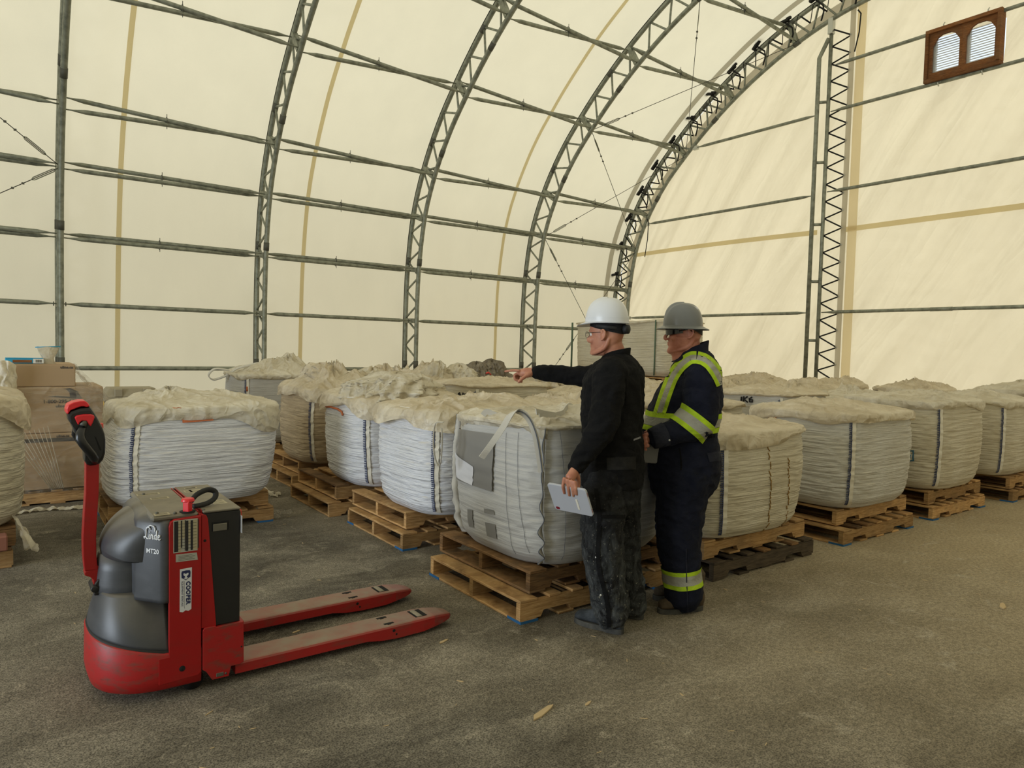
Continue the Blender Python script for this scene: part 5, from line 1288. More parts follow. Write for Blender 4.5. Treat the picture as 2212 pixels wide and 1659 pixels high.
m_cloth('lime', srgb(176, 206, 44), srgb(148, 176, 44)); m_cloth('reflective', srgb(160, 160, 148), srgb(142, 140, 128), rough=.5)
m_cloth('boot_black', srgb(50, 54, 58), srgb(78, 82, 86)); m_cloth('boot_brown', srgb(92, 78, 62), srgb(70, 62, 50)); m_cloth('boot_sole', srgb(60, 60, 58), srgb(90, 88, 82))
def m_skin(name, a, b):
    k = NT(name); co = k.coord(); n = k.noise(co, 14, 5, .6); c = k.mix(k.ramp(n, [(.35, (0, 0, 0)), (.68, (1, 1, 1))]), a, b)
    M[name] = k.done(k.bsdf(c, .5, 0, k.bump(k.noise(co, 160, 3), .12, .002), .4, Subsurface_Weight=.06))
m_skin('skin', srgb(186, 132, 106), srgb(166, 108, 86)); m_skin('skin_ruddy', srgb(188, 128, 106), srgb(160, 98, 80))
plain('hat_white', srgb(214, 216, 220), .35); plain('hat_grey', srgb(112, 114, 114), .3); plain('lens_dark', srgb(16, 16, 18), .12); plain('frame_metal', srgb(40, 40, 48), .35, .6)
plain('tablet_shell', srgb(176, 178, 184), .5); plain('tablet_dark', srgb(84, 84, 84), .5); plain('camera_red', srgb(120, 30, 44), .4); plain('lip', srgb(140, 80, 72), .5); plain('marker_grey', srgb(120, 120, 124), .6)

def head(mb, C0, F, L, s=1., jaw=1., fat=0.):
    """C0 = ear-hole level centre of the head"""
    def W(x, y, z): return C0+F*x*s+L*y*s+UZ*(z-.112)*s
    prof_ = [(.0, .078, .030, .022), (.008, .088, .0, .036), (.022, .094, -.03, .048), (.040, .090, -.052, .056), (.056, .092, -.066, .061), (.074, .089, -.080, .066), (.098, .087, -.092, .071),
             (.120, .083, -.099, .0735), (.140, .093, -.102, .075), (.165, .092, -.102, .0765), (.190, .078, -.094, .073), (.212, .055, -.075, .060), (.228, .025, -.045, .038), (.235, .0, -.02, .012)]
    Q = crv(prof_, 3); R = []; n = 36
    for z, xf, xb, w in Q:
        cx = (xf+xb)/2*.0-.005; ring_ = []
        w *= 1+fat*.12*(z < .09)
        for i in range(n):
            t = 2*PI*i/n; c, sn = math.cos(t), math.sin(t)
            ex = (xf-cx) if c > 0 else (cx-xb); p = .78 if c > 0 else .95
            ring_.append(W(cx+ex*abs(c)**p*(1 if c > 0 else -1), w*abs(sn)**.85*(1 if sn > 0 else -1), z))
        R.append(ring_)
    loft(mb, R)
    limb(mb, [W(.082, 0, .138), W(.094, 0, .118), W(.112, 0, .092), W(.104, 0, .079)], [.009, .0085, .0115, .0105], 3, 12)
    for y in (-.011, .011): oval(mb, W(.098, y, .082), (F, L, UZ), (.010*s, .008*s, .007*s))
    oval(mb, W(.086, 0, .0615), (F, L, UZ), (.013*s, .022*s, .0055*s)); oval(mb, W(.085, 0, .050), (F, L, UZ), (.0125*s, .019*s, .006*s))
    oval(mb, W(.078, 0, .014), (F, L, UZ), (.021*s, .024*s, .017*s*jaw))
    limb(mb, [W(.083, -.042, .139), W(.093, 0, .143), W(.083, .042, .139)], [.009, .010, .009], 3, 10)
    for y in (-1, 1):
        oval(mb, W(.066, y*.046, .088), (F, L, UZ), (.022*s, .019*s, .022*s))
        limb(mb, [W(-.045, y*.060, .10), W(-.020, y*.060, .045), W(.04, y*.043, .018), W(.075, y*.02, .010)], [.012, .0125, .0115, .010], 3, 10)
        # ear: rim, lobe and bowl
        e = [(-.012, .128), (-.004, .140), (-.018, .145), (-.031, .137), (-.034, .120), (-.028, .102), (-.016, .090), (-.008, .090)]
        limb(mb, [W(x, y*(.080+.010*(-x/.03)), z) for x, z in e], [.005, .006, .0065, .0065, .006, .006, .0075, .006], 3, 8)
        oval(mb, W(-.018, y*.078, .115), (F, L, UZ), (.015*s, .006*s, .022*s))
    if fat: oval(mb, W(.028, 0, .0), (F, L, UZ), (.050*s, .048*s, .026*s))
    return W
def finger(mb, base, dirs, lens, r0, r1):
    P = [Vector(base)]; 
    for d, l in zip(dirs, lens): P.append(P[-1]+Vector(d).normalized()*l)
    n = len(P); limb(mb, P, [r0+(r1-r0)*i/(n-1) for i in range(n)], 3, 10); return P
def person(label, loc): return empty('person', loc, 0, label, 'person')
def boot(parent, base, heel, toe, mat, hem, lab=None, h=.17, w=.052):
    h0, t0 = Vector((heel.x, heel.y, 0)), Vector((toe.x, toe.y, 0)); d = (t0-h0).normalized(); n = UZ.cross(d); Ln = (t0-h0).length
    mb = MB(); R = []
    for x, zc, hz, ww in ((.0, .075, .055, .030), (.02, .085, .065, .040), (.10, .090, .070, .043), (.16, .072, .048, .042), (.21, .058, .034, .047), (.25, .052, .029, .050), (.28, .047, .025, .045), (.295, .042, .016, .028)):
        x = x/.295*Ln; R.append([h0+d*x+n*ww*math.cos(t)+UZ*(zc+hz*math.sin(t)) for t in [2*PI*i/20 for i in range(20)]])
    loft(mb, R); limb(mb, [h0+d*.065+UZ*.08, h0+d*.055+UZ*h, h0+d*.052+UZ*(h+.06)], [.055, .055, .058], 3, 16)
    def dd(p, nn): return nn*.0022*noise.noise(p*30)
    o = fuse('boot', mb, .006, mat, parent, 4, dd, base)
    mb = MB(); ol = []
    for t in [2*PI*i/36 for i in range(36)]:
        c, s = math.cos(t), math.sin(t); x = Ln/2+.004+(Ln/2+.007)*abs(c)**.75*(1 if c > 0 else -1); wd = (.050 if x > Ln*.5 else .043)-(.006 if Ln*.35 < x < Ln*.55 else 0)
        ol.append(h0+d*x+n*wd*abs(s)**.8*(1 if s > 0 else -1)-base)
    loft(mb, [[p*1+UZ*z for p in ol] for z in (.0, .012, .030)], smooth=False); mb.build('boot_sole', 'boot_sole', o, bevel=.002)
    # heel notch
    return o

# ================= first man: black jacket, pointing, white helmet
F1, L1 = face_dir(20); FHD, LHD = face_dir(33); g1 = Vector((2.80, 2.78, 0))
P1 = person('person in black jacket and dusty black trousers pointing left, white hard hat, tablet in hand', g1)
D = 3.92
S_l, E_l, W_l = at(1320, 812, 3.74), at(1303, 918, 3.66), at(1246, 1008, 3.64)
S_r, E_r, W_r = at(1338, 806, 4.08), at(1258, 812, 4.12), at(1158, 804, 4.17)
hips = at(1325, 1005, D); HC1 = at(1310, 726, D)
kn_l, an_l = at(1302, 1178, 3.80), at(1322, 1335, 3.80); kn_r, an_r = at(1345, 1175, 4.03), at(1364, 1315, 4.05)
hp_l, hp_r = at(1316, 1020, 3.83), at(1340, 1020, 4.01)
body = MB()
Wf = head(body, HC1, FHD, LHD, .98, .75)
limb(body, [HC1+FHD*-.018-UZ*.02, at(1327, 760, D), at(1336, 790, D)], [.058, .060, .070], 3, 20)
torso(body, [(at(1334, 785, D), .07, .09), (at(1330, 815, D), .10, .16), (at(1326, 880, D), .11, .15), (at(1325, 960, D), .105, .14), (hips, .11, .15), (at(1325, 1040, D), .09, .12)], F1, L1)
for S_, E_, W_ in ((S_l, E_l, W_l), (S_r, E_r, W_r)): limb(body, [S_, E_, W_], [.050, .040, .027], 5, 14)
for a, b, c in ((hp_l, kn_l, an_l), (hp_r, kn_r, an_r)): limb(body, [a, b, c+UZ*.03], [.075, .055, .042], 5, 14)
# pointing right hand: index out, the others curled, thumb down and towards us
h = W_r; fd_ = (at(1118, 803, 4.18)-h).normalized()
limb(body, [h, at(1140, 805, 4.17), at(1126, 806, 4.18)], [.026, .030, .026], 3, 14, flat=(1, .9))
kn = at(1122, 801, 4.16); finger(body, kn, [at(1108, 800, 4.17)-kn, at(1098, 801.5, 4.175)-at(1108, 800, 4.17), at(1090, 802.5, 4.18)-at(1098, 801.5, 4.175)], [.040, .027, .022], .0095, .007)
for i, (x, y, d) in enumerate(((1120, 806, 4.185), (1123, 808, 4.205), (1127, 810, 4.225))):
    k0 = at(x, y, d); finger(body, k0, [at(x-8, y+4, d)-k0, at(x-6, y+16, d)-at(x-8, y+4, d), at(x+3, y+17, d)-at(x-6, y+16, d)], [.026-.002*i, .028, .018], .0092, .0078)
k0 = at(1138, 811, 4.14); finger(body, k0, [at(1128, 818, 4.125)-k0, at(1118, 827, 4.12)-at(1128, 818, 4.125)], [.034, .032], .0125, .0095)
limb(body, [at(1148, 806, 4.16), k0], [.020, .016], 3, 12)
# left hand gripping the tablet, back of the hand to us
limb(body, [W_l, at(1239, 1021, 3.615), at(1231, 1034, 3.598)], [.027, .030, .031], 3, 14, flat=(1, .8))
for i, (x0, y0, x1, y1, x2, y2, l) in enumerate(((1241, 1040, 1244, 1057, 1246, 1069, 0), (1234, 1038, 1237, 1058, 1239, 1072, 0), (1226, 1036, 1228, 1058, 1230, 1071, 0), (1219, 1033, 1216, 1050, 1219, 1066, 0))):
    dp = lambda x, y: 3.612-.00193*(x-1232-(y-1078)*.35)+.00103*(y-1078)-.016
    k0 = at(x0, y0, min(3.592, dp(x0, y0+8)+.012)); k1 = at(x1, y1, dp(x1, y1)); k2 = at(x2, y2, dp(x2, y2)+.002); limb(body, [k0, (k0+k1)/2, k1, (k1+k2)/2, k2], [.0100, .0095, .0090, .0085, .0075], 3, 10)
k0 = at(1248, 1030, 3.64); limb(body, [at(1243, 1018, 3.63), k0, at(1250, 1046, 3.665), at(1248, 1058, 3.665)], [.016, .013, .0105, .009], 3, 10)
def skin_d(Wx, s=1.):
    eyes = [Wx(.092, y, .121) for y in (-.031, .031)]; nas = [Wx(.080, y, .100) for y in (-.030, .030)]
    def f(p, n):
        v = Vector()
        for e in eyes:
            q = (p-e).length
            if q < .05: v += -n*.009*math.exp(-(q/.013)**2)
        return v+n*.0006*noise.noise(p*60)
    return f
b1 = fuse('body', body, .0042, 'skin', P1, 3, skin_d(Wf), g1)
# eyes under the brow
for y in (-.031, .031):
    mb = MB(); c = Wf(.076, y, .121)-g1; oval(mb, c, (FHD, LHD, UZ), (.0115, .0115, .0115)); o = mb.build('eyeball', 'white_pvc', b1)
    mb = MB(); oval(mb, c+FHD*.0085, (FHD, LHD, UZ), (.004, .0055, .0055)); mb.build('iris', 'ink', o) if 0 else mb.build('iris', 'ink', b1)
# jacket
jk = MB()
torso(jk, [(at(1333, 768, D), .070, .075), (at(1335, 779, D), .10, .15), (at(1332, 795, D), .135, .215), (at(1327, 825, D), .160, .235), (at(1323, 880, D), .165, .225), (at(1323, 930, D), .160, .210), (at(1324, 980, D), .165, .205), (at(1324, 1030, D), .168, .205), (at(1324, 1046, D), .166, .20)], F1, L1)
limb(jk, [at(1330, 800, 3.80), S_l, (S_l+E_l)/2, E_l, (E_l*.5+W_l*.5), W_l+(W_l-E_l).normalized()*.012], [.075, .088, .084, .076, .060, .043], 5, 20)
limb(jk, [at(1340, 806, 4.0), S_r, (S_r+E_r)/2+UZ*.0, E_r, (E_r+W_r)/2, W_r+(W_r-E_r).normalized()*.006], [.08, .078, .068, .060, .049, .037], 5, 20)
def folds(axis_pts, amp, fr=26, seed=0):
    def f(p, n):
        q = Vector((p.x*7, p.y*7, p.z*11+seed)); a = noise.noise(q+Vector((noise.noise(q), 0, noise.noise(q*1.3)))*1.2)
        b = 1-abs(noise.noise(Vector((p.x*13, p.y*13, p.z*20+seed))))*2
        return n*amp*(a*1.1+.55*b+.35*noise.noise(p*46))
    return f
jacket = fuse('jacket', jk, .0075, 'black_cloth', P1, 3, folds(0, .0095, seed=1), g1)
# collar
mb = MB()
for zz, r in ((0, 1),):
    rings = []
    for k_, (dz, sc_) in enumerate(((-.035, 1.15), (-.005, 1.03), (.016, .96), (.020, .90), (.0, .94))):
        c = at(1331, 765, D)+UZ*dz-F1*dz*.35-g1; rings.append([c+F1*.078*sc_*math.cos(t)+L1*.075*sc_*math.sin(t)+UZ*(-.018*math.cos(t)) for t in [2*PI*i/32 for i in range(32)]])
    loft(mb, rings, cap0=False, cap1=False)
mb.build('collar', 'black_cloth', jacket)
bj = bvh_of(jacket)
def onto(px, py, d0=2.6): 
    o = at(px, py, d0)-g1; return o, (o+g1-CAM).normalized()
shell('shoulder_pocket', bj, lambda u, w: onto(1352+30*u, 812+62*w-4*u), 8, 10, 'black_cloth', jacket, .004)
shell('sleeve_mark', bj, lambda u, w: onto(1368+15*u, 948-5*u+4*w), 6, 3, 'marker_grey', jacket, .004)
# trousers
tr_ = MB()
torso(tr_, [(at(1324, 985, D), .150, .185), (at(1324, 1030, D), .158, .195), (at(1324, 1060, D), .155, .19), (at(1324, 1090, D), .13, .17), (at(1325, 1110, D), .07, .10)], F1, L1)
limb(tr_, [hp_l, at(1302, 1110, 3.81), kn_l, at(1310, 1250, 3.80), at(1320, 1315, 3.80), at(1323, 1336, 3.79)], [.120, .118, .112, .103, .098, .090], 5, 22)
limb(tr_, [hp_r, at(1342, 1110, 4.02), kn_r, at(1353, 1250, 4.04), at(1362, 1295, 4.05), at(1364, 1312, 4.05)], [.115, .108, .098, .092, .090, .084], 5, 22)
trousers = fuse('trousers', tr_, .0085, 'black_trousers', P1, 3, folds(0, .011, seed=5), g1)
bt = bvh_of(trousers)
shell('leg_zip_flap', bt, lambda u, w: onto(1283+9*u+26*w**1.5+5*math.sin(w*9), 1055+300*w), 4, 40, 'black_cloth', trousers, .005)
shell('cargo_pocket', bt, lambda u, w: onto(1312+58*u, 990+24*w-3*u) if 0 else onto(1300+50*u, 1112+8*w), 8, 3, 'marker_grey' if 0 else 'black_cloth', trousers, .004)
shell('logo_tab', bt, lambda u, w: onto(1299+22*u, 1128-1*u+7*w), 6, 4, 'liner_grey', trousers, .005)
shell('rear_pocket', bj, lambda u, w: onto(1311+62*u, 988+28*w-2*u), 12, 7, 'pocket_grey', jacket, .005)
for a, b in ((1288, 1204), (1298, 1286), (1285, 1343)): mb = MB(); h = bt.ray_cast(*onto(a, b)); mb.add(*[[], []]) if h[0] is None else oval(mb, h[0], (RH, FH, UZ), (.007, .004, .007)); mb.build('snap_button', 'zinc', trousers) if mb.v else None
boot(P1, g1, at(1345, 1384, 3.80), at(1245, 1362, 3.97), 'boot_black', 0); boot(P1, g1, at(1388, 1350, 4.02), at(1300, 1325, 4.18), 'boot_black', 0)
# hard hat (cap style) with liner and ratchet
def hat(parent, base, C, F, L, a, b, hgt, mat, brim, knob=True, full=False, ridge=(0,)):
    mb = MB(); n, m = 56, 18
    def f(u, w):
        t = 2*PI*u; ph = w*PI/2; c, s = math.cos(t), math.sin(t)
        r = math.cos(ph)**.72 if w < 1 else 0; z = hgt*math.sin(ph)**.95
        x, y = a*r*c, b*r*s
        for yy, hh, ww in ridge:
            z += hh*math.exp(-((y-yy)/ww)**2)*(1-.2*w)*min(1, w*2.2+.1*full)*max(.25, min(1, 1.0+c*.5))
        return C+F*x+L*y+UZ*z-base
    mb.grid(f, n, m, closed_u=True)
    o = mb.build('hard_hat', mat, parent)
    mb = MB()
    def g(u, w):
        t = 2*PI*u; c, s = math.cos(t), math.sin(t)
        if full: ext = brim*(.9+.1*abs(c)); dz = -.020*w
        else: ext = .006+brim*max(0, c)**2.2; dz = -.004*w-.020*w*max(0, c)**2
        x, y = (a+ext*w)*c, (b+ext*w*(.8 if not full else 1))*s
        return C+F*x+L*y+UZ*(.002+dz)-base
    mb.grid(g, 56, 5, closed_u=True); mb.grid(lambda u, w: g(u, 1-w)-UZ*.004, 56, 5, closed_u=True); mb.build('brim', mat, o)
    mb = MB(); mb.grid(lambda u, w: C+F*(a*.95*math.cos(2*PI*u))+L*(b*.95*math.sin(2*PI*u))+UZ*(.02-.022*w)-base, 40, 3, closed_u=True); mb.build('suspension_band', 'rubber', o)
    return o
HH = C_ = at(1311, 697, D)
h1 = hat(P1, g1, HH, FHD, LHD, .122, .108, .135, 'hat_white', .050, ridge=((0, .010, .012), (-.035, .004, .01), (.035, .004, .01)))
mb = MB(); mb.grid(lambda u, w: HH+FHD*(.1225*math.cos(2*PI*u)+.0)+LHD*.1085*math.sin(2*PI*u)+UZ*(.003+.024*w)-g1, 56, 3, closed_u=True); mb.build('hat_rim_band', 'hat_white', h1)
mb = MB(); C = HH-UZ*.03
mb.grid(lambda u, w: HH+FHD*((.100-.012*w*0)*math.cos(2*PI*u)-.006)+LHD*.088*math.sin(2*PI*u)+UZ*(.004-(.022+.045*(.5-.5*math.cos(2*PI*u)))*w)-g1, 48, 7, closed_u=True); mb.build('skull_cap', 'liner_grey', P1)
mb = MB(); c = HH-FHD*.118-UZ*.036-g1; mb.tube([c+FHD*.012, c-FHD*.014], [.026, .024], 18); mb.build('ratchet_knob', 'rubber', h1)
mb = MB(); mb.tube([HH+FHD*.02+LHD*.092-UZ*.02-g1, HH-FHD*.07+LHD*.075-UZ*.03-g1, HH-FHD*.108-UZ*.036-g1], [.010, .012, .012], 8, flat=(1, .4)); mb.build('harness_strap', 'rubber', h1)
# wire glasses
gl_ = MB()
for y in (-.031, .031):
    c = Wf(.108, y, .118)-g1; gl_.tube([c+LHD*.024*math.cos(t)+UZ*.017*math.sin(t)-FHD*.004*math.cos(t)**2 for t in [2*PI*i/20 for i in range(20)]], .0011, 6, closed=True)
gl_.tube([Wf(.109, -.008, .122)-g1, Wf(.111, 0, .124)-g1, Wf(.109, .008, .122)-g1], .0011, 6)
for y in (-1, 1): gl_.tube([Wf(.104, y*.055, .124)-g1, Wf(.09, y*.070, .127)-g1, Wf(-.012, y*.080, .133)-g1, Wf(-.03, y*.078, .118)-g1], .0016, 6)
spec = gl_.build('spectacles', 'frame_metal', P1)
mb = MB()
for y in (-.031,): pass
for y in (-.031, .031):
    mb = MB(); c = Wf(.107, y, .118)-g1; mb.add([c+LHD*.023*math.cos(t)+UZ*.016*math.sin(t) for t in [2*PI*i/16 for i in range(16)]], [tuple(range(16))]); mb.build('lens', 'glass', spec)
# tablet in his left hand
tc = at(1232, 1078.5, 3.612); e1 = RH*.186-FH*.150; e2 = -UZ*.150+RH*.052+FH*.0645
mt = frame(tc, e1, -e2); TB = empty('tablet', tc, 0, 'white tablet held low against the thigh by the man in black', 'tablet'); TB.matrix_world = mt
mb = MB(); R_ = []
def rrect(w, hh, r, n=6): return [(sx_*(w-r)+r*math.cos(t), sy_*(hh-r)+r*math.sin(t)) for sx_, sy_, t0 in ((1, 1, 0), (-1, 1, PI/2), (-1, -1, PI), (1, -1, PI*1.5)) for t in [t0+PI/2*i/n for i in range(n+1)]]
W2, H2 = e1.length/2, e2.length/2
loft(mb, [[(x, y, z) for x, y in rrect(W2-d_, H2-d_, .016)] for z, d_ in ((-.0065, .003), (-.005, 0), (.005, 0), (.0065, .003))], smooth=False); mb.build('tablet_case', 'tablet_shell', TB)
mb = MB(); mb.prism([(x-W2+.024, y-H2+.016) for x, y in rrect(.012, .008, .006)], .006, .0075, ax='z'); mb.build('camera_window', 'camera_red', TB)
mb = MB(); mb.prism([(x+W2-.075, y-.02) for x, y in rrect(.006, .034, .005)], .006, .0085, ax='z'); mb.build('pen_slot', 'cream_tape', TB)
for y in (.05, -.05): mb = MB(); mb.box(W2-.001, W2+.0008, y-.012, y+.012, -.002, .002); mb.build('side_button', 'camera_red', TB)

# ================= second man: navy coverall with reflective bands, grey full-brim hat
F2, L2 = face_dir(4); FG, LG = face_dir(5); g2 = Vector((3.32, 2.83, 0))
P2 = person('person in navy coverall with lime and silver bands, grey full-brim hard hat and dark glasses', g2)
D = 4.27; HC2 = at(1479, 722, D)
S_l, E_l, W_l = at(1516, 812, 4.06), at(1508, 912, 4.02), at(1420, 944, 3.99)
S_r, E_r, W_r = at(1506, 812, 4.48), at(1490, 910, 4.52), at(1405, 935, 4.42)
hp_l, hp_r = at(1480, 1020, 4.18), at(1478, 1018, 4.37); kn_l, an_l = at(1466, 1170, 4.17), at(1478, 1300, 4.17); kn_r, an_r = at(1464, 1160, 4.37), at(1476, 1280, 4.37)
body = MB(); Wg = head(body, HC2, FG, LG, 1.04, 1.1, 1.)
limb(body, [HC2-FG*.020-UZ*.02, at(1490, 762, D), at(1502, 790, D)], [.066, .070, .078], 3, 20)
limb(body, [Wg(.03, 0, .01), at(1470, 775, D)], [.045, .05], 3, 16)
torso(body, [(at(1502, 790, D), .08, .09), (at(1498, 815, D), .12, .18), (at(1480, 890, D), .17, .18), (at(1472, 950, D), .17, .18), (at(1478, 1010, D), .14, .16), (at(1478, 1040, D), .10, .13)], F2, L2)
for S_, E_, W_ in ((S_l, E_l, W_l), (S_r, E_r, W_r)): limb(body, [S_, E_, W_], [.055, .045, .030], 5, 14)
for a, b, c in ((hp_l, kn_l, an_l), (hp_r, kn_r, an_r)): limb(body, [a, b, c+UZ*.03], [.08, .06, .045], 5, 14)
# left hand: fist closed on the edge of a tablet in front of the belly
limb(body, [W_l, at(1410, 944, 4.0), at(1401, 947, 4.01)], [.030, .033, .030], 3, 14, flat=(1, .85))
for i, (x, y) in enumerate(((1396, 938), (1394, 946), (1395, 954), (1398, 962))):
    k0 = at(x+3, y, 3.975); limb(body, [k0, at(x-5, y+3, 3.985), at(x-5, y+8, 4.01), at(x+3, y+11, 4.03)], [.0115, .0108, .0100, .0088], 4, 10)
limb(body, [at(1412, 938, 4.01), at(1402, 933, 4.03), at(1393, 935, 4.05)], [.015, .013, .010], 3, 10)
limb(body, [W_r, at(1396, 938, 4.40), at(1389, 944, 4.38)], [.028, .030, .027], 3, 14)
for i in range(4): k0 = at(1390, 936+7*i, 4.37); limb(body, [k0, at(1382, 939+7*i, 4.36), at(1380, 944+7*i, 4.33), at(1386, 947+7*i, 4.31)], [.011, .0105, .0095, .0085], 4, 10)
limb(body, [at(1398, 932, 4.38), at(1390, 928, 4.35), at(1384, 930, 4.32)], [.014, .012, .010], 3, 10)
b2 = fuse('body', body, .0044, 'skin_ruddy', P2, 3, skin_d(Wg), g2)
cv = MB()
torso(cv, [(at(1500, 756, D), .075, .08), (at(1505, 775, D), .105, .15), (at(1503, 792, D), .135, .215), (at(1500, 815, D), .150, .235), (at(1488, 853, D), .192, .235), (at(1475, 893, D), .215, .235), (at(1468, 924, D), .215, .235), (at(1472, 955, D), .218, .225), (at(1477, 1001, D), .215, .215), (at(1475, 1040, D), .200, .20), (at(1472, 1065, D), .17, .17), (at(1470, 1085, D), .10, .10)], F2, L2)
limb(cv, [at(1512, 803, 4.14), S_l, (S_l+E_l)/2+RH*.005, E_l+RH*.0-UZ*.0, (E_l+W_l)/2, W_l+(W_l-E_l).normalized()*.02], [.085, .100, .102, .090, .074, .056], 5, 20)
limb(cv, [at(1508, 803, 4.40), S_r, (S_r+E_r)/2, E_r, (E_r+W_r)/2, W_r], [.085, .095, .088, .08, .07, .05], 5, 20)
limb(cv, [hp_l, at(1470, 1100, 4.18), kn_l, at(1472, 1235, 4.17), at(1477, 1280, 4.17), at(1479, 1294, 4.17)], [.155, .142, .128, .110, .113, .108], 5, 22)
limb(cv, [hp_r, at(1466, 1090, 4.36), kn_r, at(1470, 1215, 4.37), at(1477, 1262, 4.38), at(1478, 1272, 4.38)], [.155, .140, .128, .105, .108, .100], 5, 22)
cover = fuse('coverall', cv, .0085, 'navy_cloth', P2, 3, folds(0, .0095, seed=9), g2)
bc = bvh_of(cover)
mb = MB(); rings = []
for dz, sc_ in ((-.045, 1.28), (-.01, 1.10), (.024, .98), (.029, .92), (.0, .95)):
    c = at(1497, 756, D)+UZ*dz-F2*dz*.4-g2; rings.append([c+F2*.085*sc_*math.cos(t)+L2*.082*sc_*math.sin(t)+UZ*(-.032*math.cos(t)) for t in [2*PI*i/32 for i in range(32)]])
loft(mb, rings, cap0=False, cap1=False); mb.build('collar', 'navy_cloth', cover)
wc = at(1474, 909, D)-g2
def onto2(px, py, d0=3.0): o = at(px, py, d0)-g2; return o, (o+g2-CAM).normalized()
# waist bands all round, in front of the arm they are hidden by it
def waist(u, w, zc, hh):
    t = 2*PI*u; d = F2*math.cos(t)+L2*math.sin(t); z = zc+hh*(.5-w)
    # start outside, but between torso and sleeve on the arm sides
    R0 = .34 if abs(math.sin(t)) < .8 else .27
    return wc+d*R0+UZ*(z+.0), -d
for nm, m_, zc, hh in (('lime_band', 'lime', .046, .030), ('silver_band', 'reflective', .006, .050), ('lime_band', 'lime', -.036, .030)):
    mb = MB(); V = []; nu = 72
    for w in (0, .5, 1):
        for i in range(nu):
            t = 2*PI*i/nu; d = F2*math.cos(t)+L2*math.sin(t); z = zc+hh*(.5-w)
            o_ = wc+UZ*z; h_ = bc.ray_cast(o_, d); p = h_[0] if h_[0] else o_+d*.22
            if (p-o_).length > .262: p = o_+d*.240
            V.append(p+d*.005)
    mk(nm, V, [(j*nu+i, j*nu+(i+1) % nu, (j+1)*nu+(i+1) % nu, (j+1)*nu+i) for j in range(2) for i in range(nu)], m_, cover, True)
# shoulder strap on the near side, from the waist over the shoulder
path = [(1423, 893), (1431, 868), (1440, 842), (1451, 815), (1463, 796), (1477, 782), (1492, 772), (1506, 771)]
path2 = [(1506, 771), (1520, 775), (1533, 784), (1544, 797), (1553, 812), (1562, 832)]
def strap(name, P, half, off, mat, n=5, thin=None, d0=3.0):
    Q = crv(P, 6)
    def f(u, w):
        i = min(int(w*(len(Q)-1)), len(Q)-2); x, y = Q[i]; x2, y2 = Q[i+1]; t = Vector((x2-x, y2-y)); t.normalize(); nn = Vector((-t.y, t.x)); k_ = (u-.5)*2*half+off
        return onto2(x+nn.x*k_, y+nn.y*k_, d0)
    return shell(name, bc, f, n, len(Q), mat, cover, .005)
for P_ in (path, path2):
    strap('lime_strap', P_, 4.0, -7.5, 'lime'); strap('silver_strap', P_, 5.5, 1.5, 'reflective'); strap('lime_strap', P_, 4.0, 11, 'lime')
# sleeve band at the elbow, leg bands
def ringband(A, B, w0, w1, mat, name, parent, rmax=.16, tilt=0, off=.006):
    ax = (B-A).normalized(); s0 = ax.cross(UZ).normalized(); s1 = ax.cross(s0); V = []; nu = 44
    for w in (0, .5, 1):
        for i in range(nu):
            t = 2*PI*i/nu; d = s0*math.cos(t)+s1*math.sin(t); o_ = A+ax*(w0+(w1-w0)*w+tilt*math.cos(t))-g2; h_ = bc.ray_cast(o_, d)
            p = h_[0] if h_[0] is not None and (h_[0]-o_).length < rmax else o_+d*(rmax*.86)
            V.append(p+d*off)
    mk(name, V, [(j*nu+i, j*nu+(i+1) % nu, (j+1)*nu+(i+1) % nu, (j+1)*nu+i) for j in range(2) for i in range(nu)], mat, parent, True)
EA, EB = at(1516, 880, 4.05), at(1455, 925, 4.0)
EB = at(1470, 922, 4.0); EA = at(1512, 868, 4.05)
axs = (W_l-E_l).normalized(); c0b = E_l+UZ*.018+RH*.01
for dx_, ww_, m_, nm in ((-.052, .028, 'lime', 'lime_sleeve_band'), (-.010, .056, 'reflective', 'silver_sleeve_band'), (.032, .028, 'lime', 'lime_sleeve_band')):
    ax = (axs*.45-UZ*.9+RH*-.0).normalized(); ax = (Vector((0, 0, -1))*.80+(-RH)*.60).normalized(); s0 = ax.cross(FH).normalized(); s1 = ax.cross(s0); V = []; nu = 48; Rr = []
    for w in (-.5, .5):
        for i in range(nu):
            t = 2*PI*i/nu; d = s0*math.cos(t)+s1*math.sin(t); o_ = c0b+ax*(dx_+ww_*w+.055)-g2; h_ = bc.ray_cast(o_, d)
            Rr.append((h_[0]-o_).length if h_[0] is not None else .13)
    for j, w in enumerate((-.5, .5)):
        rr = [min(x, .135) for x in Rr[j*nu:(j+1)*nu]]
        for _ in range(6): rr = [max(.4*rr[i]+.3*rr[i-1]+.3*rr[(i+1) % nu], rr[i] if rr[i] < .125 else 0) for i in range(nu)]
        for i in range(nu):
            t = 2*PI*i/nu; d = s0*math.cos(t)+s1*math.sin(t); V.append(c0b+ax*(dx_+ww_*w+.055)-g2+d*(rr[i]+.006))
    mk(nm, V, [(i, (i+1) % nu, nu+(i+1) % nu, nu+i) for i in range(nu)], m_, cover, True)
for KA, KB, rm in ((at(1468, 1190, 4.17), at(1475, 1290, 4.17), .155), (at(1468, 1180, 4.37), at(1475, 1272, 4.37), .15)):
    for a, b, m_, nm in ((.095, .120, 'lime', 'lime_leg_band'), (.120, .178, 'reflective', 'silver_leg_band'), (.178, .203, 'lime', 'lime_leg_band')): ringband(KA, KB, a, b, m_, nm, cover, rm)
shell('pocket_flap', bc, lambda u, w: onto2(1526+30*u+(w*6*(1-u)), 978+20*w-3*u), 10, 6, 'navy_trim', cover, .007)
shell('hip_pocket_slit', bc, lambda u, w: onto2(1466+3*u+4*math.sin(w*2), 968+48*w), 3, 14, 'black_cloth', cover, .003)
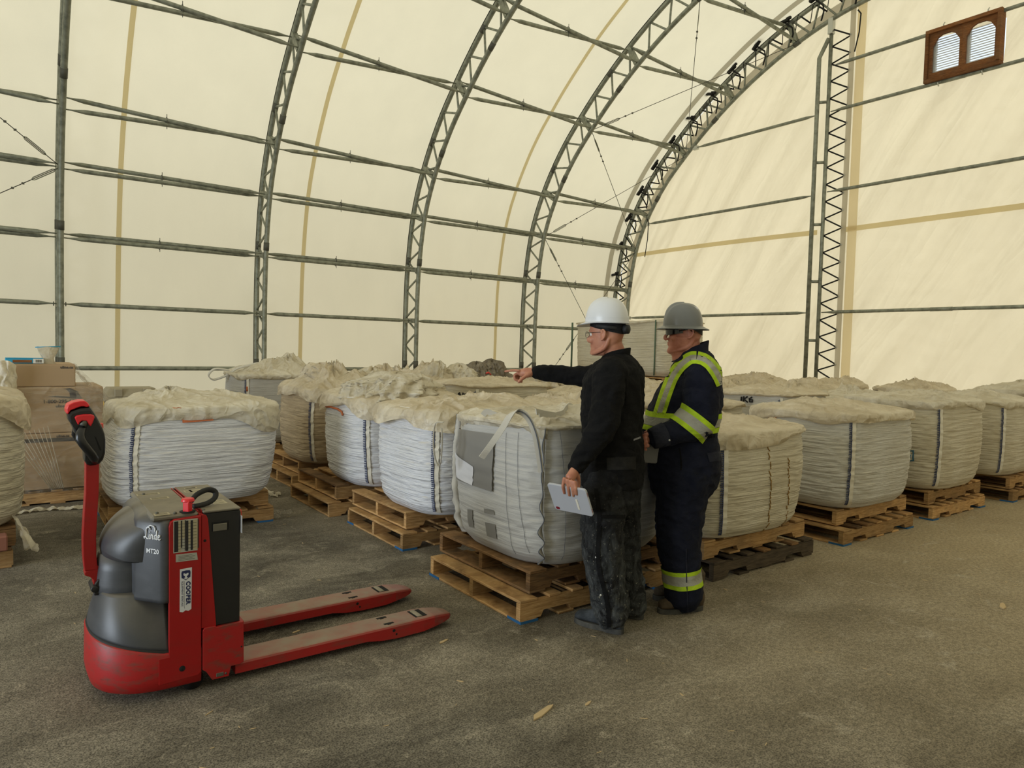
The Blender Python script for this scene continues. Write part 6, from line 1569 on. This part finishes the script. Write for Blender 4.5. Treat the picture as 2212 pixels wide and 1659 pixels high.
shell('side_zip', bc, lambda u, w: onto2(1481+2*u+4*w*w, 1185+135*w), 2, 20, 'navy_trim', cover, .007)
cf = MB(); c0_ = W_l-(W_l-E_l).normalized()*.05-g2; c1_ = W_l+(W_l-E_l).normalized()*.035-g2; cf.tube([c0_, (c0_+c1_)/2, c1_, c1_-(W_l-E_l).normalized()*.006], [.070, .066, .060, .050], 20, caps=False); cf.build('cuff', 'navy_trim', cover)
mb = MB(); h_ = None; oval(mb, at(1446, 951, 3.93)-g2, (RH, FH, UZ), (.006, .004, .006)); mb.build('cuff_snap', 'zinc', cover)
# gathered waist elastic at the back
mb = MB(); 
for i in range(15):
    px = 1505+2.7*i; o_, d_ = onto2(px, 934, 3.0); a = bc.ray_cast(o_, d_)[0]; o_, d_ = onto2(px+.6, 945, 3.0); b = bc.ray_cast(o_, d_)[0]
    if a and b: mb.tube([a, b], .004, 5)
mb.build('elastic_gathers', 'navy_cloth', cover)
boot(P2, g2, at(1516, 1326, 4.21), at(1424, 1336, 4.13), 'boot_brown', 0); boot(P2, g2, at(1505, 1296, 4.42), at(1414, 1299, 4.36), 'boot_brown', 0)
HH = at(1475, 705, D)
h2 = hat(P2, g2, HH, FG, LG, .118, .104, .135, 'hat_grey', .040, full=True, ridge=((0, .016, .016), (-.045, .006, .010), (.045, .006, .010)))
mb = MB(); mb.grid(lambda u, w: HH+FG*(-.03-.085*math.sin(PI*u)**.8*1.02+.0)+LG*(.092*math.cos(PI*u))+UZ*(-.004-.048*w*math.sin(PI*u)**.5)-g2, 24, 5); mb.build('nape_band', 'rubber', h2)
for y in (-.031, .031): 
    mb = MB(); c = Wg(.076, y, .121)-g2; oval(mb, c, (FG, LG, UZ), (.012, .012, .012)); mb.build('eyeball', 'white_pvc', b2)
sg_ = MB()
def wrap(u, w):
    t = (u-.5)*PI*1.02; x = .024+.086*math.cos(t)**.8 if math.cos(t) > 0 else .024; y = .078*math.sin(t)
    hz = .020*(.35+.65*abs(math.cos(t)))*(1-.35*math.exp(-(y/.010)**2)); return Wg(x, y, .123+hz*(w-.5)*2+.004*(w > .5))-g2
sg_.grid(wrap, 34, 6); sg_.grid(lambda u, w: wrap(u, w)-FG*.002, 34, 6, flip=True); s2 = sg_.build('safety_glasses', 'lens_dark', P2)
for y in (-1, 1): mb = MB(); mb.tube([Wg(.045, y*.078, .129)-g2, Wg(.0, y*.083, .137)-g2, Wg(-.045, y*.080, .122)-g2], [.0045, .0035, .003], 6, flat=(1, .6)); mb.build('temple_arm', 'lens_dark', s2)
# tablet in his hand
tc = at(1404, 972, 4.025); TB2 = empty('tablet', tc, 0, 'dark grey tablet gripped at the belly of the man in the navy coverall', 'tablet'); TB2.matrix_world = frame(tc, RH*.9+FH*.35-UZ*.1, UZ+RH*.1)
mb = MB(); loft(mb, [[(x, y, z) for x, y in rrect(.056-d_, .075-d_, .010)] for z, d_ in ((-.006, .003), (-.004, 0), (.004, 0), (.006, .003))], smooth=False); mb.build('tablet_case', 'tablet_dark', TB2)
